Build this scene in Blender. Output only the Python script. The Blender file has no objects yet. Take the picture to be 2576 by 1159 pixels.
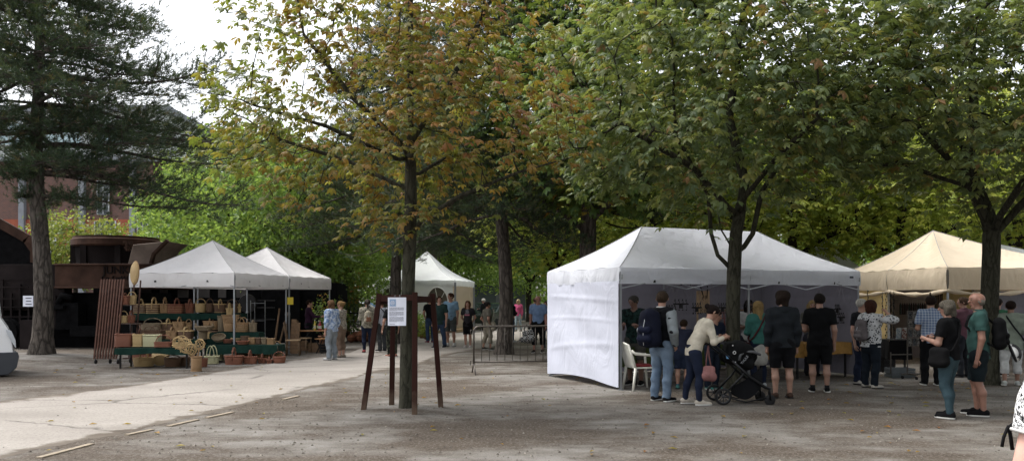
import bpy, math, random
import numpy as np
from mathutils import Vector, Matrix
R = math.radians
rng = np.random.default_rng(7)
random.seed(7)
S = bpy.context.scene
COL = S.collection

# ---------------------------------------------------------------- camera
EYE = 1.7; FPX = 2006.0; CU = 1288.0; HV = 750.0     # focal length and horizon in pixels of a 2576 px wide picture
cam = bpy.data.cameras.new('camera'); cam.sensor_width = 36; cam.lens = 36*FPX/2576
cam.shift_y = (HV-579.5)/2576; cam.clip_start = 0.05; cam.clip_end = 2000
camo = bpy.data.objects.new('camera', cam); camo.location = (0, 0, EYE); camo.rotation_euler = (R(90), 0, 0)
COL.objects.link(camo); S.camera = camo
# ---------------------------------------------------------------- sky, sun, exposure
SUN_EL, SUN_AZ = 62, -75          # elevation; azimuth clockwise from +Y (the view direction)
w = bpy.data.worlds.new('World'); S.world = w; w.use_nodes = True
nt = w.node_tree; bg = nt.nodes['Background']
sky = nt.nodes.new('ShaderNodeTexSky'); sky.sky_type = 'NISHITA'; sky.sun_disc = False
sky.sun_elevation = R(SUN_EL); sky.sun_rotation = R(SUN_AZ); sky.dust_density = 4; sky.air_density = 1.0
hs = nt.nodes.new('ShaderNodeHueSaturation'); hs.inputs['Saturation'].default_value = 0.22
hs.inputs['Value'].default_value = 1.6
nt.links.new(sky.outputs[0], hs.inputs['Color']); nt.links.new(hs.outputs[0], bg.inputs[0]); bg.inputs[1].default_value = 0.15
sl = bpy.data.lights.new('sun', 'SUN'); sl.energy = 1.5; sl.angle = R(25); sl.color = (1, .96, .9)
so = bpy.data.objects.new('sun', sl); COL.objects.link(so)
_d = Vector((math.sin(R(SUN_AZ))*math.cos(R(SUN_EL)), math.cos(R(SUN_AZ))*math.cos(R(SUN_EL)), math.sin(R(SUN_EL))))
so.rotation_euler = _d.to_track_quat('Z', 'Y').to_euler(); so.location = (-20, 0, 30)
S.view_settings.view_transform = 'Standard'; S.view_settings.look = 'None'
S.view_settings.exposure = 0.8; S.view_settings.gamma = 1
S.cycles.max_bounces = 8; S.cycles.diffuse_bounces = 4; S.cycles.transparent_max_bounces = 6
S.cycles.transmission_bounces = 4; S.cycles.glossy_bounces = 2

# ---------------------------------------------------------------- helpers
def at(u, v, Y): return Vector(((u-CU)/FPX*Y, Y, EYE-(v-HV)/FPX*Y))
def xat(u, Y): return (u-CU)/FPX*Y
def zat(v, Y): return EYE-(v-HV)/FPX*Y
def gy(v): return EYE*FPX/(v-HV)
def G(u, v): Y = gy(v); return Vector((xat(u, Y), Y, 0))

class MB:
    """collects shapes into one mesh"""
    def __init__(s): s.v = []; s.f = []; s.m = []; s.sm = []
    def add(s, vs, fs, mi=0, smooth=False):
        o = len(s.v); s.v += [tuple(p) for p in vs]
        s.f += [tuple(i+o for i in f) for f in fs]; s.m += [mi]*len(fs); s.sm += [smooth]*len(fs); return s
    def box(s, c, d, rz=0, rx=0, ry=0, mi=0, taper=1.0):
        x, y, z = d[0]/2, d[1]/2, d[2]/2; t = taper
        P = [(-x,-y,-z),(x,-y,-z),(x,y,-z),(-x,y,-z),(-x*t,-y*t,z),(x*t,-y*t,z),(x*t,y*t,z),(-x*t,y*t,z)]
        M = Matrix.Rotation(rz,3,'Z')@Matrix.Rotation(ry,3,'Y')@Matrix.Rotation(rx,3,'X'); c = Vector(c)
        return s.add([M@Vector(p)+c for p in P], [(0,3,2,1),(4,5,6,7),(0,1,5,4),(1,2,6,5),(2,3,7,6),(3,0,4,7)], mi)
    def bar(s, a, b, w, h=None, up=(0,0,1), mi=0):
        a = Vector(a); b = Vector(b); h = h or w; d = (b-a).normalized(); up = Vector(up)
        if abs(d.dot(up)) > .98: up = Vector((0,1,0))
        x = d.cross(up).normalized()*w/2; y = x.cross(d).normalized()*h/2
        P = [a-x-y,a+x-y,a+x+y,a-x+y,b-x-y,b+x-y,b+x+y,b-x+y]
        return s.add(P, [(0,1,2,3),(7,6,5,4),(4,5,1,0),(5,6,2,1),(6,7,3,2),(7,4,0,3)], mi)
    def tube(s, pts, r, n=8, mi=0, closed=False, cap=True):
        pts = [Vector(p) for p in pts]; N = len(pts)
        rr = r if isinstance(r, (list, tuple)) else [r]*N
        V = []; prev = None
        for i, p in enumerate(pts):
            if closed: d = pts[(i+1)%N]-pts[i-1]
            else: d = pts[min(i+1, N-1)]-pts[max(i-1, 0)]
            if d.length < 1e-9: d = Vector((0,0,1))
            d.normalize()
            if prev is None:
                prev = d.cross(Vector((0,0,1)))
                if prev.length < .1: prev = d.cross(Vector((0,1,0)))
            x = (prev-d*prev.dot(d))
            if x.length < 1e-6: x = d.orthogonal()
            x.normalize(); y = d.cross(x); prev = x
            for k in range(n):
                a = 2*math.pi*k/n; V.append(p+(x*math.cos(a)+y*math.sin(a))*rr[i])
        F = []
        for i in range(N if closed else N-1):
            j = (i+1) % N
            for k in range(n):
                l = (k+1) % n; F.append((i*n+k, i*n+l, j*n+l, j*n+k))
        if cap and not closed: F.append(tuple(range(n))[::-1]); F.append(tuple((N-1)*n+k for k in range(n)))
        return s.add(V, F, mi, True)
    def lathe(s, prof, c=(0,0,0), n=24, sx=1, sy=1, mi=0, e=2.0, cap=True, M=None, a0=0, flat=False):
        """rings (r, z); e: superellipse exponent"""
        V = []
        for (r, z) in prof:
            for k in range(n):
                a = 2*math.pi*k/n+a0; ca, sa = math.cos(a), math.sin(a)
                x = abs(ca)**(2/e)*(1 if ca >= 0 else -1); y = abs(sa)**(2/e)*(1 if sa >= 0 else -1)
                p = Vector((x*r*sx, y*r*sy, z))
                if M is not None: p = M@p
                V.append(p+Vector(c))
        F = []; N = len(prof)
        for i in range(N-1):
            for k in range(n):
                l = (k+1) % n; F.append((i*n+k, i*n+l, (i+1)*n+l, (i+1)*n+k))
        if cap: F.append(tuple(range(n))[::-1]); F.append(tuple((N-1)*n+k for k in range(n)))
        return s.add(V, F, mi, not flat)
    def ball(s, c, r, sc=(1,1,1), n=10, mi=0):
        pr = [(r*math.sin(math.pi*i/n)+1e-5, -r*math.cos(math.pi*i/n)*sc[2]) for i in range(n+1)]
        return s.lathe(pr, c, n=max(8, n), sx=sc[0], sy=sc[1], mi=mi)
    def grid(s, fn, nu, nv, mi=0, smooth=True):
        V = [fn(i/nu, j/nv) for j in range(nv+1) for i in range(nu+1)]
        F = [(j*(nu+1)+i, j*(nu+1)+i+1, (j+1)*(nu+1)+i+1, (j+1)*(nu+1)+i) for j in range(nv) for i in range(nu)]
        return s.add(V, F, mi, smooth)
    def prism(s, poly, a, b, axis='y', mi=0):
        """2-D outline extruded between a and b; axis y: outline in x,z"""
        n = len(poly)
        mk_ = {'y': lambda p, t: (p[0], t, p[1]), 'x': lambda p, t: (t, p[0], p[1]), 'z': lambda p, t: (p[0], p[1], t)}[axis]
        V = [mk_(p, a) for p in poly]+[mk_(p, b) for p in poly]
        F = [tuple(range(n)), tuple(range(2*n-1, n-1, -1))]+[(i, i+n, (i+1) % n+n, (i+1) % n) for i in range(n)]
        return s.add(V, F, mi)
    def build(s, name, mats, parent=None, loc=None, bevel=0):
        me = bpy.data.meshes.new(name); me.from_pydata(s.v, [], s.f)
        for m in (mats if isinstance(mats, (list, tuple)) else [mats]): me.materials.append(m)
        me.polygons.foreach_set('material_index', s.m); me.polygons.foreach_set('use_smooth', s.sm); me.update()
        o = bpy.data.objects.new(name, me); COL.objects.link(o)
        if parent: o.parent = parent
        if loc is not None: o.location = loc
        if bevel:
            b = o.modifiers.new('bevel', 'BEVEL'); b.width = bevel; b.segments = 2; b.limit_method = 'ANGLE'
        return o

def raw(name, V, F, mat, parent=None, attr=None, smooth=False):
    """numpy vertices and equal-sized faces -> object"""
    me = bpy.data.meshes.new(name); V = np.asarray(V, np.float32); F = np.asarray(F, np.int32); k = F.shape[1]
    me.vertices.add(len(V)); me.vertices.foreach_set('co', V.ravel())
    me.loops.add(F.size); me.loops.foreach_set('vertex_index', F.ravel())
    me.polygons.add(len(F)); me.polygons.foreach_set('loop_start', np.arange(len(F), dtype=np.int32)*k)
    me.polygons.foreach_set('use_smooth', np.full(len(F), smooth))
    for m in (mat if isinstance(mat, (list, tuple)) else [mat]): me.materials.append(m)
    me.update(calc_edges=True)
    if attr is not None:
        a = me.attributes.new('tint', 'FLOAT', 'FACE'); a.data.foreach_set('value', np.asarray(attr, np.float32))
    o = bpy.data.objects.new(name, me); COL.objects.link(o)
    if parent: o.parent = parent
    return o

def tag(o, label=None, cat=None, group=None, kind=None):
    if label: o['label'] = label
    if cat: o['category'] = cat
    if group: o['group'] = group
    if kind: o['kind'] = kind
    return o
def empty(name, loc, rz=0, label=None, cat=None, group=None):
    o = bpy.data.objects.new(name, None); o.location = loc; o.rotation_euler.z = rz; o.empty_display_size = .2
    COL.objects.link(o); return tag(o, label, cat, group)
def kids(o): return [c for c in bpy.data.objects if c.parent == o]
def copy_tree(o, loc, rz=0, label=None, scale=None, parent=None):
    c = o.copy(); COL.objects.link(c)
    if parent: c.parent = parent
    else:
        c.location = loc; c.rotation_euler = (0, 0, rz)
        if scale is not None: c.scale = (scale,)*3 if not isinstance(scale, tuple) else scale
    if label: c['label'] = label
    for k in kids(o): copy_tree(k, None, parent=c)
    return c

# ---------------------------------------------------------------- materials
def rgb(h):
    h = h.lstrip('#'); c = [int(h[i:i+2], 16)/255 for i in (0, 2, 4)]
    return tuple(x/12.92 if x <= .04045 else ((x+.055)/1.055)**2.4 for x in c)+(1,)
class NT:
    def __init__(s, name):
        s.mat = bpy.data.materials.new(name); s.mat.use_nodes = True; s.t = s.mat.node_tree
        s.b = s.t.nodes['Principled BSDF']; s.out = s.t.nodes['Material Output']
    def n(s, t, **k):
        n = s.t.nodes.new('ShaderNode'+t)
        for a, b in k.items():
            if a in n.inputs: n.inputs[a].default_value = b
            else: setattr(n, a, b)
        return n
    def l(s, a, b): s.t.links.new(a, b)
    def co(s, kind='Object', scale=(1,1,1), rot=(0,0,0)):
        tc = s.n('TexCoord'); mp = s.n('Mapping'); s.l(tc.outputs[kind], mp.inputs[0])
        mp.inputs['Scale'].default_value = scale; mp.inputs['Rotation'].default_value = rot; return mp.outputs[0]
    def noise(s, vec, scale, detail=4, rough=.55, dist=0):
        n = s.n('TexNoise'); s.l(vec, n.inputs['Vector']); n.inputs['Scale'].default_value = scale
        n.inputs['Detail'].default_value = detail; n.inputs['Roughness'].default_value = rough; n.inputs['Distortion'].default_value = dist
        return n.outputs[0]
    def ramp(s, fac, stops, interp='LINEAR'):
        r = s.n('ValToRGB'); s.l(fac, r.inputs[0]); e = r.color_ramp.elements; r.color_ramp.interpolation = interp
        while len(e) < len(stops): e.new(.5)
        for i, (p, c) in enumerate(stops):
            e[i].position = p; e[i].color = c if len(c) == 4 else tuple(c)+(1,)
        return r.outputs[0]
    def mix(s, fac, a, b, mode='MIX'):
        m = s.n('Mix', data_type='RGBA', blend_type=mode)
        for sock, val in ((m.inputs[0], fac), (m.inputs[6], a), (m.inputs[7], b)):
            if hasattr(val, 'links'): s.l(val, sock)
            else: sock.default_value = val
        return m.outputs[2]
    def math(s, op, a, b=0):
        m = s.n('Math', operation=op)
        for i, val in ((0, a), (1, b)):
            if hasattr(val, 'links'): s.l(val, m.inputs[i])
            else: m.inputs[i].default_value = val
        return m.outputs[0]
    def bump(s, h, strength=.4, dist=.01):
        b = s.n('Bump'); b.inputs['Strength'].default_value = strength; b.inputs['Distance'].default_value = dist
        s.l(h, b.inputs['Height']); s.l(b.outputs[0], s.b.inputs['Normal'])
    def set(s, **k):
        for a, b in k.items():
            a = a.replace('_', ' ')
            if hasattr(b, 'links'): s.l(b, s.b.inputs[a])
            else: s.b.inputs[a].default_value = b
        return s
def plain(name, h, rough=.6, metal=0, var=.15, scale=6, bump=0, spec=.4):
    m = NT(name); c = rgb(h) if isinstance(h, str) else tuple(h)+(1,)
    v = m.co(); n = m.noise(v, scale, 5)
    lo = tuple(x*(1-var) for x in c[:3]); hi = tuple(min(1, x*(1+var)) for x in c[:3])
    m.set(Base_Color=m.ramp(n, [(.3, lo), (.7, hi)]), Roughness=rough, Metallic=metal); m.b.inputs['Specular IOR Level'].default_value = spec
    if bump: m.bump(m.noise(v, scale*6, 4), bump, .01)
    return m.mat
_mc = {}
def dye(h):
    c = rgb(h); g = sum(c[:3])/3; return tuple((g+(x-g)*.74)*.68 for x in c[:3])+(1,)
def fabric(h, pattern=None, h2=None, rough=.9, scale=1.0, h3=None):
    key = (h, pattern, h2, scale)
    if key in _mc: return _mc[key]
    m = NT('fabric_'+(pattern or 'plain')); c = dye(h); v = m.co()
    n = m.noise(v, 9, 5); lo = tuple(x*.78 for x in c[:3]); hi = tuple(min(1, x*1.2) for x in c[:3])
    base = m.ramp(n, [(.3, lo), (.7, hi)])
    if pattern == 'plaid':
        s_ = m.n('SeparateXYZ'); m.l(v, s_.inputs[0])
        a = m.math('ABSOLUTE', m.math('SINE', m.math('MULTIPLY', s_.outputs[2], 62))); b = m.math('ABSOLUTE', m.math('SINE', m.math('MULTIPLY', s_.outputs[0], 62)))
        f = m.math('ADD', m.math('GREATER_THAN', a, .8), m.math('GREATER_THAN', b, .8)); f = m.math('MULTIPLY', f, .42)
        base = m.mix(f, base, dye(h2))
    elif pattern == 'blotch':
        f = m.ramp(m.noise(v, 14*scale, 3, .6, .6), [(.44, (0,0,0)), (.54, (1,1,1))]); base = m.mix(f, base, dye(h2))
    elif pattern == 'leaf':
        vo = m.n('TexVoronoi'); m.l(v, vo.inputs['Vector']); vo.inputs['Scale'].default_value = 26*scale
        f = m.ramp(vo.outputs['Distance'], [(.3, (1,1,1)), (.42, (0,0,0))]); base = m.mix(f, base, dye(h2))
    elif pattern == 'knot':
        vo = m.n('TexVoronoi'); m.l(m.mix(.25, m.co(scale=(1,1,1.6), rot=(0,.6,0)), m.noise(v, 30, 3)), vo.inputs['Vector']); vo.inputs['Scale'].default_value = 26*scale
        f = m.ramp(vo.outputs['Distance'], [(.44, (1,1,1)), (.5, (0,0,0))]); base = m.mix(f, base, dye(h2))
    elif pattern == 'check':
        ch = m.n('TexChecker'); m.l(v, ch.inputs['Vector']); ch.inputs['Scale'].default_value = 22*scale
        base = m.mix(ch.outputs['Fac'], base, dye(h2))
    elif pattern == 'denim':
        f = m.ramp(m.noise(v, 3, 4), [(.4, (0,0,0)), (.62, (1,1,1))]); base = m.mix(m.math('MULTIPLY', f, .5), base, dye(h2))
    m.set(Base_Color=base, Roughness=rough); m.b.inputs['Specular IOR Level'].default_value = .15
    m.bump(m.noise(v, 34, 3), .25, .012); _mc[key] = m.mat; return m.mat
def make_leaf(name, stops, trans=.4, rough=.5):
    m = NT(name); a = m.n('Attribute', attribute_name='tint'); c = m.ramp(a.outputs['Fac'], stops)
    m.set(Base_Color=c, Roughness=rough); m.b.inputs['Specular IOR Level'].default_value = .35
    t = m.n('BsdfTranslucent'); m.l(m.mix(.35, c, (.35, .42, .03, 1), 'MIX'), t.inputs[0])
    x = m.n('MixShader'); x.inputs[0].default_value = trans
    m.l(m.b.outputs[0], x.inputs[1]); m.l(t.outputs[0], x.inputs[2]); m.l(x.outputs[0], m.out.inputs[0]); return m.mat
L_AUT = make_leaf('autumn_chestnut_leaf', [(0, (.055,.085,.022)), (.36, (.11,.125,.035)), (.58, (.2,.165,.04)), (.8, (.28,.135,.035)), (.92, (.22,.075,.03)), (1, (.12,.055,.03))])
L_GRN = make_leaf('chestnut_leaf', [(0, (.045,.09,.032)), (.5, (.09,.16,.045)), (.84, (.16,.22,.055)), (.95, (.26,.2,.03)), (1, (.3,.13,.03))])
L_MID = make_leaf('olive_chestnut_leaf', [(0, (.065,.1,.05)), (.5, (.125,.165,.07)), (.85, (.2,.225,.08)), (.97, (.27,.24,.07)), (1, (.24,.13,.06))], .4, .42)
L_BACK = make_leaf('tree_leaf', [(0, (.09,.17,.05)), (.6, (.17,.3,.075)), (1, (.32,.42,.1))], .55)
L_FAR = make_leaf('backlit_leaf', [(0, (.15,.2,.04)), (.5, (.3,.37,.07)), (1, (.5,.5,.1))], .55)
L_YEL = make_leaf('shrub_leaf', [(0, (.1,.14,.035)), (.6, (.17,.21,.05)), (1, (.28,.27,.07))], .45)
NEEDLE = make_leaf('pine_needle', [(0, (.014,.028,.017)), (.7, (.03,.058,.03)), (.93, (.06,.09,.04)), (1, (.12,.08,.035))], .12, .6)
def bark(name, c1, c2, sc=7, st=.8, dist=.03):
    m = NT(name); v = m.co(scale=(1,1,.28)); n = m.noise(v, sc*2, 7, .65, .6); n2 = m.noise(m.co(), 1.6, 4)
    vo = m.n('TexVoronoi', feature='DISTANCE_TO_EDGE'); m.l(m.mix(.12, v, n), vo.inputs['Vector']); vo.inputs['Scale'].default_value = sc
    c = m.mix(n2, m.ramp(n, [(.3, tuple(x*.5 for x in c1)), (.62, c1)]), m.ramp(n, [(.3, tuple(x*.5 for x in c2)), (.7, c2)]))
    cr = m.ramp(vo.outputs['Distance'], [(0, (.45,.45,.45)), (.14, (1,1,1))])
    m.set(Base_Color=m.mix(1, c, cr, 'MULTIPLY'), Roughness=.92); m.b.inputs['Specular IOR Level'].default_value = .15
    h = m.math('ADD', m.math('MULTIPLY', m.math('MINIMUM', vo.outputs['Distance'], .18), 3), n); m.bump(h, st, dist); return m.mat
BARK_PINE = bark('pine_bark', (.135,.113,.095), (.105,.092,.08), 8, 1, .05)
BARK_CH = bark('chestnut_bark', (.075,.075,.05), (.055,.05,.04), 11, .6, .015)
BARK_DK = bark('dark_bark', (.035,.03,.025), (.05,.042,.034), 9, .7, .02)
def canvas(name, c, trans=.3, fold=.5, scale=3.0, dirt=.1):
    m = NT(name); v = m.co(); n = m.noise(v, .9, 4); lo = tuple(x*(1-dirt) for x in c)
    col = m.ramp(n, [(.3, lo), (.65, c)])
    m.set(Base_Color=col, Roughness=.75); m.b.inputs['Specular IOR Level'].default_value = .2
    nn = m.noise(m.co(scale=(1,1,.6)), scale, 4, .5, 1.2); m.bump(nn, fold, .07)
    t = m.n('BsdfTranslucent'); m.l(col, t.inputs[0]); x = m.n('MixShader'); x.inputs[0].default_value = trans
    m.l(m.b.outputs[0], x.inputs[1]); m.l(t.outputs[0], x.inputs[2]); m.l(x.outputs[0], m.out.inputs[0]); return m.mat
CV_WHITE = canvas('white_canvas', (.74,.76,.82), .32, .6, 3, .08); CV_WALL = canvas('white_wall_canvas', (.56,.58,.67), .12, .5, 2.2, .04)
CV_GREY = canvas('pale_canvas', (.78,.76,.75), .22); CV_FAR = canvas('party_tent_canvas', (.78,.8,.8), .3)
CV_BEIGE = canvas('beige_canvas', (.74,.63,.48), .25, .6); CV_IN = canvas('shaded_wall_canvas', (.2,.19,.22), .1); CV_GOLD = canvas('lit_through_canvas', (.56,.42,.2), .3)  # inner canvases: tent shade put into the grey, light shining through into the gold
POLE = plain('aluminium_pole', '#8d9094', .35, .7, .1); STEEL = plain('galvanised_steel', '#55504b', .45, .6, .3, 20)
BLACK = plain('black_plastic', '#141416', .5); DKMET = plain('dark_metal', '#1c1a1a', .5, .4, .3); CHROME = plain('bright_steel', '#b8bcc0', .2, .9)
RUST = plain('rusted_steel', (.045,.024,.017), .85, .1, .55, 1.6, .5, spec=.15); RUSTD = plain('dark_rusted_steel', (.014,.011,.011), .9, 0, .5, 1.2, .4, spec=.08)
RUSTL = plain('sunbleached_rust_plate', (.14,.105,.085), .8, .1, .3, 2, .4); SHADEBLACK = plain('shaded_iron', (.005,.005,.0055), .95, 0, .4, spec=.05)  # SHADEBLACK is so dark because the canopy's shade is in its colour
WOODB = plain('brown_stained_wood', (.05,.026,.018), .7, 0, .35, 10, .3); WOODL = plain('worn_wood', (.2,.12,.065), .7, 0, .3, 9, .3)
WOODP = plain('pale_wood', (.38,.26,.15), .65, 0, .2, 9, .2); GCLOTH = fabric('#0e3a30'); WHITEP = plain('white_plastic', '#d8d6cc', .4, 0, .06)
YCLOTH = fabric('#c08a1c'); OCLOTH = fabric('#4c5a20'); BCLOTH = fabric('#121214')
TYRE = plain('tyre_rubber', '#161617', .85); GLASS = NT('dark_glass').set(Base_Color=(.02,.03,.035,1), Roughness=.06).mat
PAPER = plain('white_paper', '#dfe2ee', .6, 0, .03); INK = plain('printed_ink', '#4b4e5c', .7); PBLUE = plain('printed_blue', '#8ea6c4', .6, 0, .05)
SKIN = {}
def skin(h='#b98468'):
    if h not in SKIN:
        m = NT('skin'); v = m.co(); c = rgb(h); g_ = sum(c[:3])/3; c = tuple((g_+(x-g_)*.76)*.8 for x in c[:3])
        m.set(Base_Color=m.ramp(m.noise(v, 14, 3), [(.3, tuple(x*.85 for x in c[:3])), (.7, tuple(min(1,x*1.08) for x in c[:3]))]), Roughness=.55)
        m.b.inputs['Subsurface Weight'].default_value = .08; SKIN[h] = m.mat
    return SKIN[h]
def hairm(h):
    k = 'hair'+h
    if k not in _mc:
        m = NT('hair'); v = m.co(scale=(1,1,.12)); c = tuple(x*.6 for x in rgb(h)[:3]); n = m.noise(v, 90, 3)
        m.set(Base_Color=m.ramp(n, [(.3, tuple(x*.5 for x in c[:3])), (.7, tuple(min(1,x*1.25) for x in c[:3]))]), Roughness=.85); m.b.inputs['Specular IOR Level'].default_value = .15; m.bump(n, .8, .02); _mc[k] = m.mat
    return _mc[k]
def wicker(name, c, rough=.6):
    c = tuple(min(.8, x*1.7) for x in c)
    m = NT(name); v = m.co(); n = m.noise(v, 5, 4); s_ = m.n('SeparateXYZ'); m.l(v, s_.inputs[0])
    at2 = m.math('ARCTAN2', s_.outputs[1], s_.outputs[0]); a = m.math('SINE', m.math('MULTIPLY', at2, 40)); z = m.math('SINE', m.math('MULTIPLY', s_.outputs[2], 210))
    wv = m.math('MULTIPLY', a, z); f = m.ramp(wv, [(.0, tuple(x*.5 for x in c)), (.6, c), (1, tuple(min(1,x*1.35) for x in c))])
    col = m.mix(m.math('MULTIPLY', n, .5), f, tuple(x*.7 for x in c)+(1,))
    m.set(Base_Color=col, Roughness=rough); m.bump(m.math('ADD', wv, z), .7, .012); return m.mat
WKC = 1.35
WK = {'pale': wicker('pale_wicker', (.46,.32,.15)), 'tan': wicker('tan_wicker', (.3,.18,.085)), 'red': wicker('red_brown_wicker', (.19,.068,.036)),
      'brown': wicker('brown_wicker', (.12,.066,.036)), 'grey': wicker('grey_wicker', (.2,.15,.09)), 'cream': wicker('cream_wicker', (.56,.45,.27))}

# ---------------------------------------------------------------- ground
def ground_mat():
    m = NT('trodden_gravel'); v = m.co(); st = m.co(scale=(.6,1,1))
    big = m.noise(st, .55, 5, .6, .4); mid = m.noise(st, 2.4, 6, .65); fine = m.noise(v, 26, 5, .75); sp = m.noise(v, 60, 4, .8)
    earth = m.ramp(mid, [(.3, (.05,.038,.029)), (.7, (.092,.074,.058))]); grit = m.ramp(mid, [(.3, (.125,.117,.106)), (.7, (.22,.21,.195))])
    c = m.mix(m.ramp(m.math('ADD', big, m.math('MULTIPLY', mid, .35)), [(.6, (0,0,0)), (.8, (1,1,1))]), earth, grit)
    c = m.mix(m.ramp(fine, [(.5, (0,0,0)), (.62, (.75,.75,.75))]), c, (.2,.18,.155,1)); c = m.mix(m.ramp(sp, [(.36, (.85,.85,.85)), (.46, (0,0,0))]), c, (.05,.04,.03,1))
    m.set(Base_Color=c, Roughness=.95); m.b.inputs['Specular IOR Level'].default_value = .2
    m.bump(m.math('ADD', m.math('MULTIPLY', fine, .5), m.math('ADD', mid, m.math('MULTIPLY', sp, .3))), .8, .03); return m.mat
def path_mat():
    m = NT('pale_worn_asphalt'); v = m.co(); mid = m.noise(m.co(scale=(.6,1,1)), .8, 6, .6, .3); fine = m.noise(v, 24, 5, .75)
    c = m.ramp(mid, [(.3, (.215,.196,.175)), (.65, (.3,.277,.25))]); c = m.mix(m.ramp(fine, [(.38, (.6,.6,.6)), (.52, (0,0,0))]), c, (.15,.135,.12,1))
    vo = m.n('TexVoronoi', feature='DISTANCE_TO_EDGE'); wv = m.mix(.2, m.co(scale=(.55,.9,1)), m.noise(v, 2.5, 5)); m.l(wv, vo.inputs['Vector']); vo.inputs['Scale'].default_value = .62
    patch = m.ramp(m.noise(v, .33, 3), [(.42, (0,0,0)), (.5, (1,1,1))])
    cr = m.ramp(vo.outputs['Distance'], [(.0, (1,1,1)), (.02, (0,0,0))]); cm = m.math('MULTIPLY', m.math('MULTIPLY', cr, patch), .75)
    ea = m.n('Attribute', attribute_name='edge'); ef = m.math('ADD', ea.outputs['Fac'], m.math('MULTIPLY', m.math('SUBTRACT', m.noise(m.co(scale=(.5,1.3,1)), 2.2, 7, .7), .5), 1.9))
    er = m.ramp(ef, [(.3, (0,0,0)), (.52, (1,1,1))]); dirt = m.ramp(mid, [(.3, (.075,.06,.047)), (.7, (.15,.13,.108))]); c = m.mix(er, dirt, c)
    m.set(Base_Color=m.mix(cm, c, (.06,.052,.045,1)), Roughness=.95); m.b.inputs['Specular IOR Level'].default_value = .15
    m.bump(m.math('SUBTRACT', m.math('MULTIPLY', fine, .5), cm), .5, .015); return m.mat
GM = ground_mat()
m_ = MB()
xs = np.concatenate([np.linspace(-400, -24, 12), np.linspace(-20, 18, 96), np.linspace(22, 400, 12)])
ys = np.concatenate([np.linspace(-60, -3, 8), np.linspace(-1, 34, 90), np.linspace(38, 600, 20)])
PB = G(105, 903); PB.z = 0
def hill(x, y): return .16*math.exp(-((x-PB.x)**2/2.6+(y-PB.y)**2/1.6))+.06*math.exp(-(((x+1.6)**2+(y-12)**2)/.5))
V = [(x, y, hill(x, y)) for y in ys for x in xs]; nx = len(xs)
F = [(j*nx+i, j*nx+i+1, (j+1)*nx+i+1, (j+1)*nx+i) for j in range(len(ys)-1) for i in range(nx-1)]
tag(raw('ground', V, F, GM, smooth=True), kind='structure')
# asphalt path: a strip between its far and near edges
far = [(-900,1120),(-200,1030),(0,1007),(274,977),(451,950),(578,929),(717,906),(801,897),(885,884),(940,862),(990,848),(1080,838),(1200,834),(1300,822),(1500,812),(1800,806)]
near = [(-900,1700),(-250,1215),(0,1154),(105,1127),(312,1089),(422,1062),(578,1028),(640,1012),(780,975),(885,954),(928,938),(1036,926),(1089,901),(1190,880),(1250,874),(1300,858),(1500,850),(1800,840)]
def resample(px, n, jit):
    pts = [G(*p) for p in px]; L = [0]
    for a, b in zip(pts, pts[1:]): L.append(L[-1]+(b-a).length)
    out = []
    for i in range(n):
        t = L[-1]*i/(n-1); k = max(0, min(len(pts)-2, next((j for j in range(len(L)-1) if L[j+1] >= t), len(pts)-2)))
        p = pts[k].lerp(pts[k+1], (t-L[k])/max(1e-6, L[k+1]-L[k])); out.append(p+Vector((0, random.gauss(0, jit), 0)))
    return out
fa = resample(far, 260, .025); ne = resample(near, 260, .06); V = []; F = []; ED = []; PT = (0, .05, .16, .5, .84, .95, 1); PE = (0, .45, 1, 1, 1, .5, 0)
for i in range(260):
    for j in range(7):
        p = fa[i].lerp(ne[i], PT[j]); V.append((p.x, p.y, .006 if 0 < j < 6 else .002)); ED.append(PE[j])
for i in range(259):
    for j in range(6): F.append((i*7+j, (i+1)*7+j, (i+1)*7+j+1, i*7+j+1))
po_ = tag(raw('path', V, F, path_mat(), smooth=True), kind='structure'); ea = po_.data.attributes.new('edge', 'FLOAT', 'POINT'); ea.data.foreach_set('value', np.array(ED, np.float32))
kerb = MB()
for (a, b) in (((97,1152),(231,1117)),((318,1094),(383,1081)),((424,1072),(496,1056)),((520,1051),(585,1037)),((712,1005),(750,996))):
    p, q = G(*a), G(*b); kerb.bar(p+Vector((0,0,-.02)), q+Vector((0,0,-.02)), .075, .07)
tag(kerb.build('kerb', plain('kerb_stone', '#857a6a', .9, 0, .2, 12, .4)), kind='structure')
# pebbles, dead leaves and chips on the gravel: nobody could count them
N = 9000; Y = 5+17*rng.random(N)**1.5; X = (rng.random(N)*2-1)*.68*Y+.2
sz = .006+.016*rng.random(N)**3; th = rng.random(N)*6.28; V = []; F = []; T = []
_pu = CU+X/Y*FPX; _pv = HV+EYE*FPX/Y; _on = (_pv < np.interp(_pu, [p[0] for p in near], [p[1] for p in near])) & (_pv > np.interp(_pu, [p[0] for p in far], [p[1] for p in far])) & (rng.random(N) < .85)
X, Y, sz, th = X[~_on], Y[~_on], sz[~_on], th[~_on]; N = len(X)
for i in range(N):
    c, s_ = math.cos(th[i]), math.sin(th[i]); a = sz[i]; h = hill(X[i], Y[i])
    for (x, y, z) in ((-a,-a*.6,.0),(a,-a*.5,.0),(a*.7,a*.8,.0),(-a*.6,a*.7,.0),(0,0,a*.8)):
        V.append((X[i]+c*x-s_*y, Y[i]+s_*x+c*y, h+z+.003))
    o = i*5
    for f in ((0,1,4),(1,2,4),(2,3,4),(3,0,4)): F.append((o+f[0], o+f[1], o+f[2])); T.append(rng.random()**2)
m = NT('pebble'); a_ = m.n('Attribute', attribute_name='tint'); m.set(Base_Color=m.ramp(a_.outputs['Fac'], [(0, (.075,.062,.05)), (.7, (.13,.115,.095)), (1, (.26,.235,.2))]), Roughness=.9)
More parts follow.
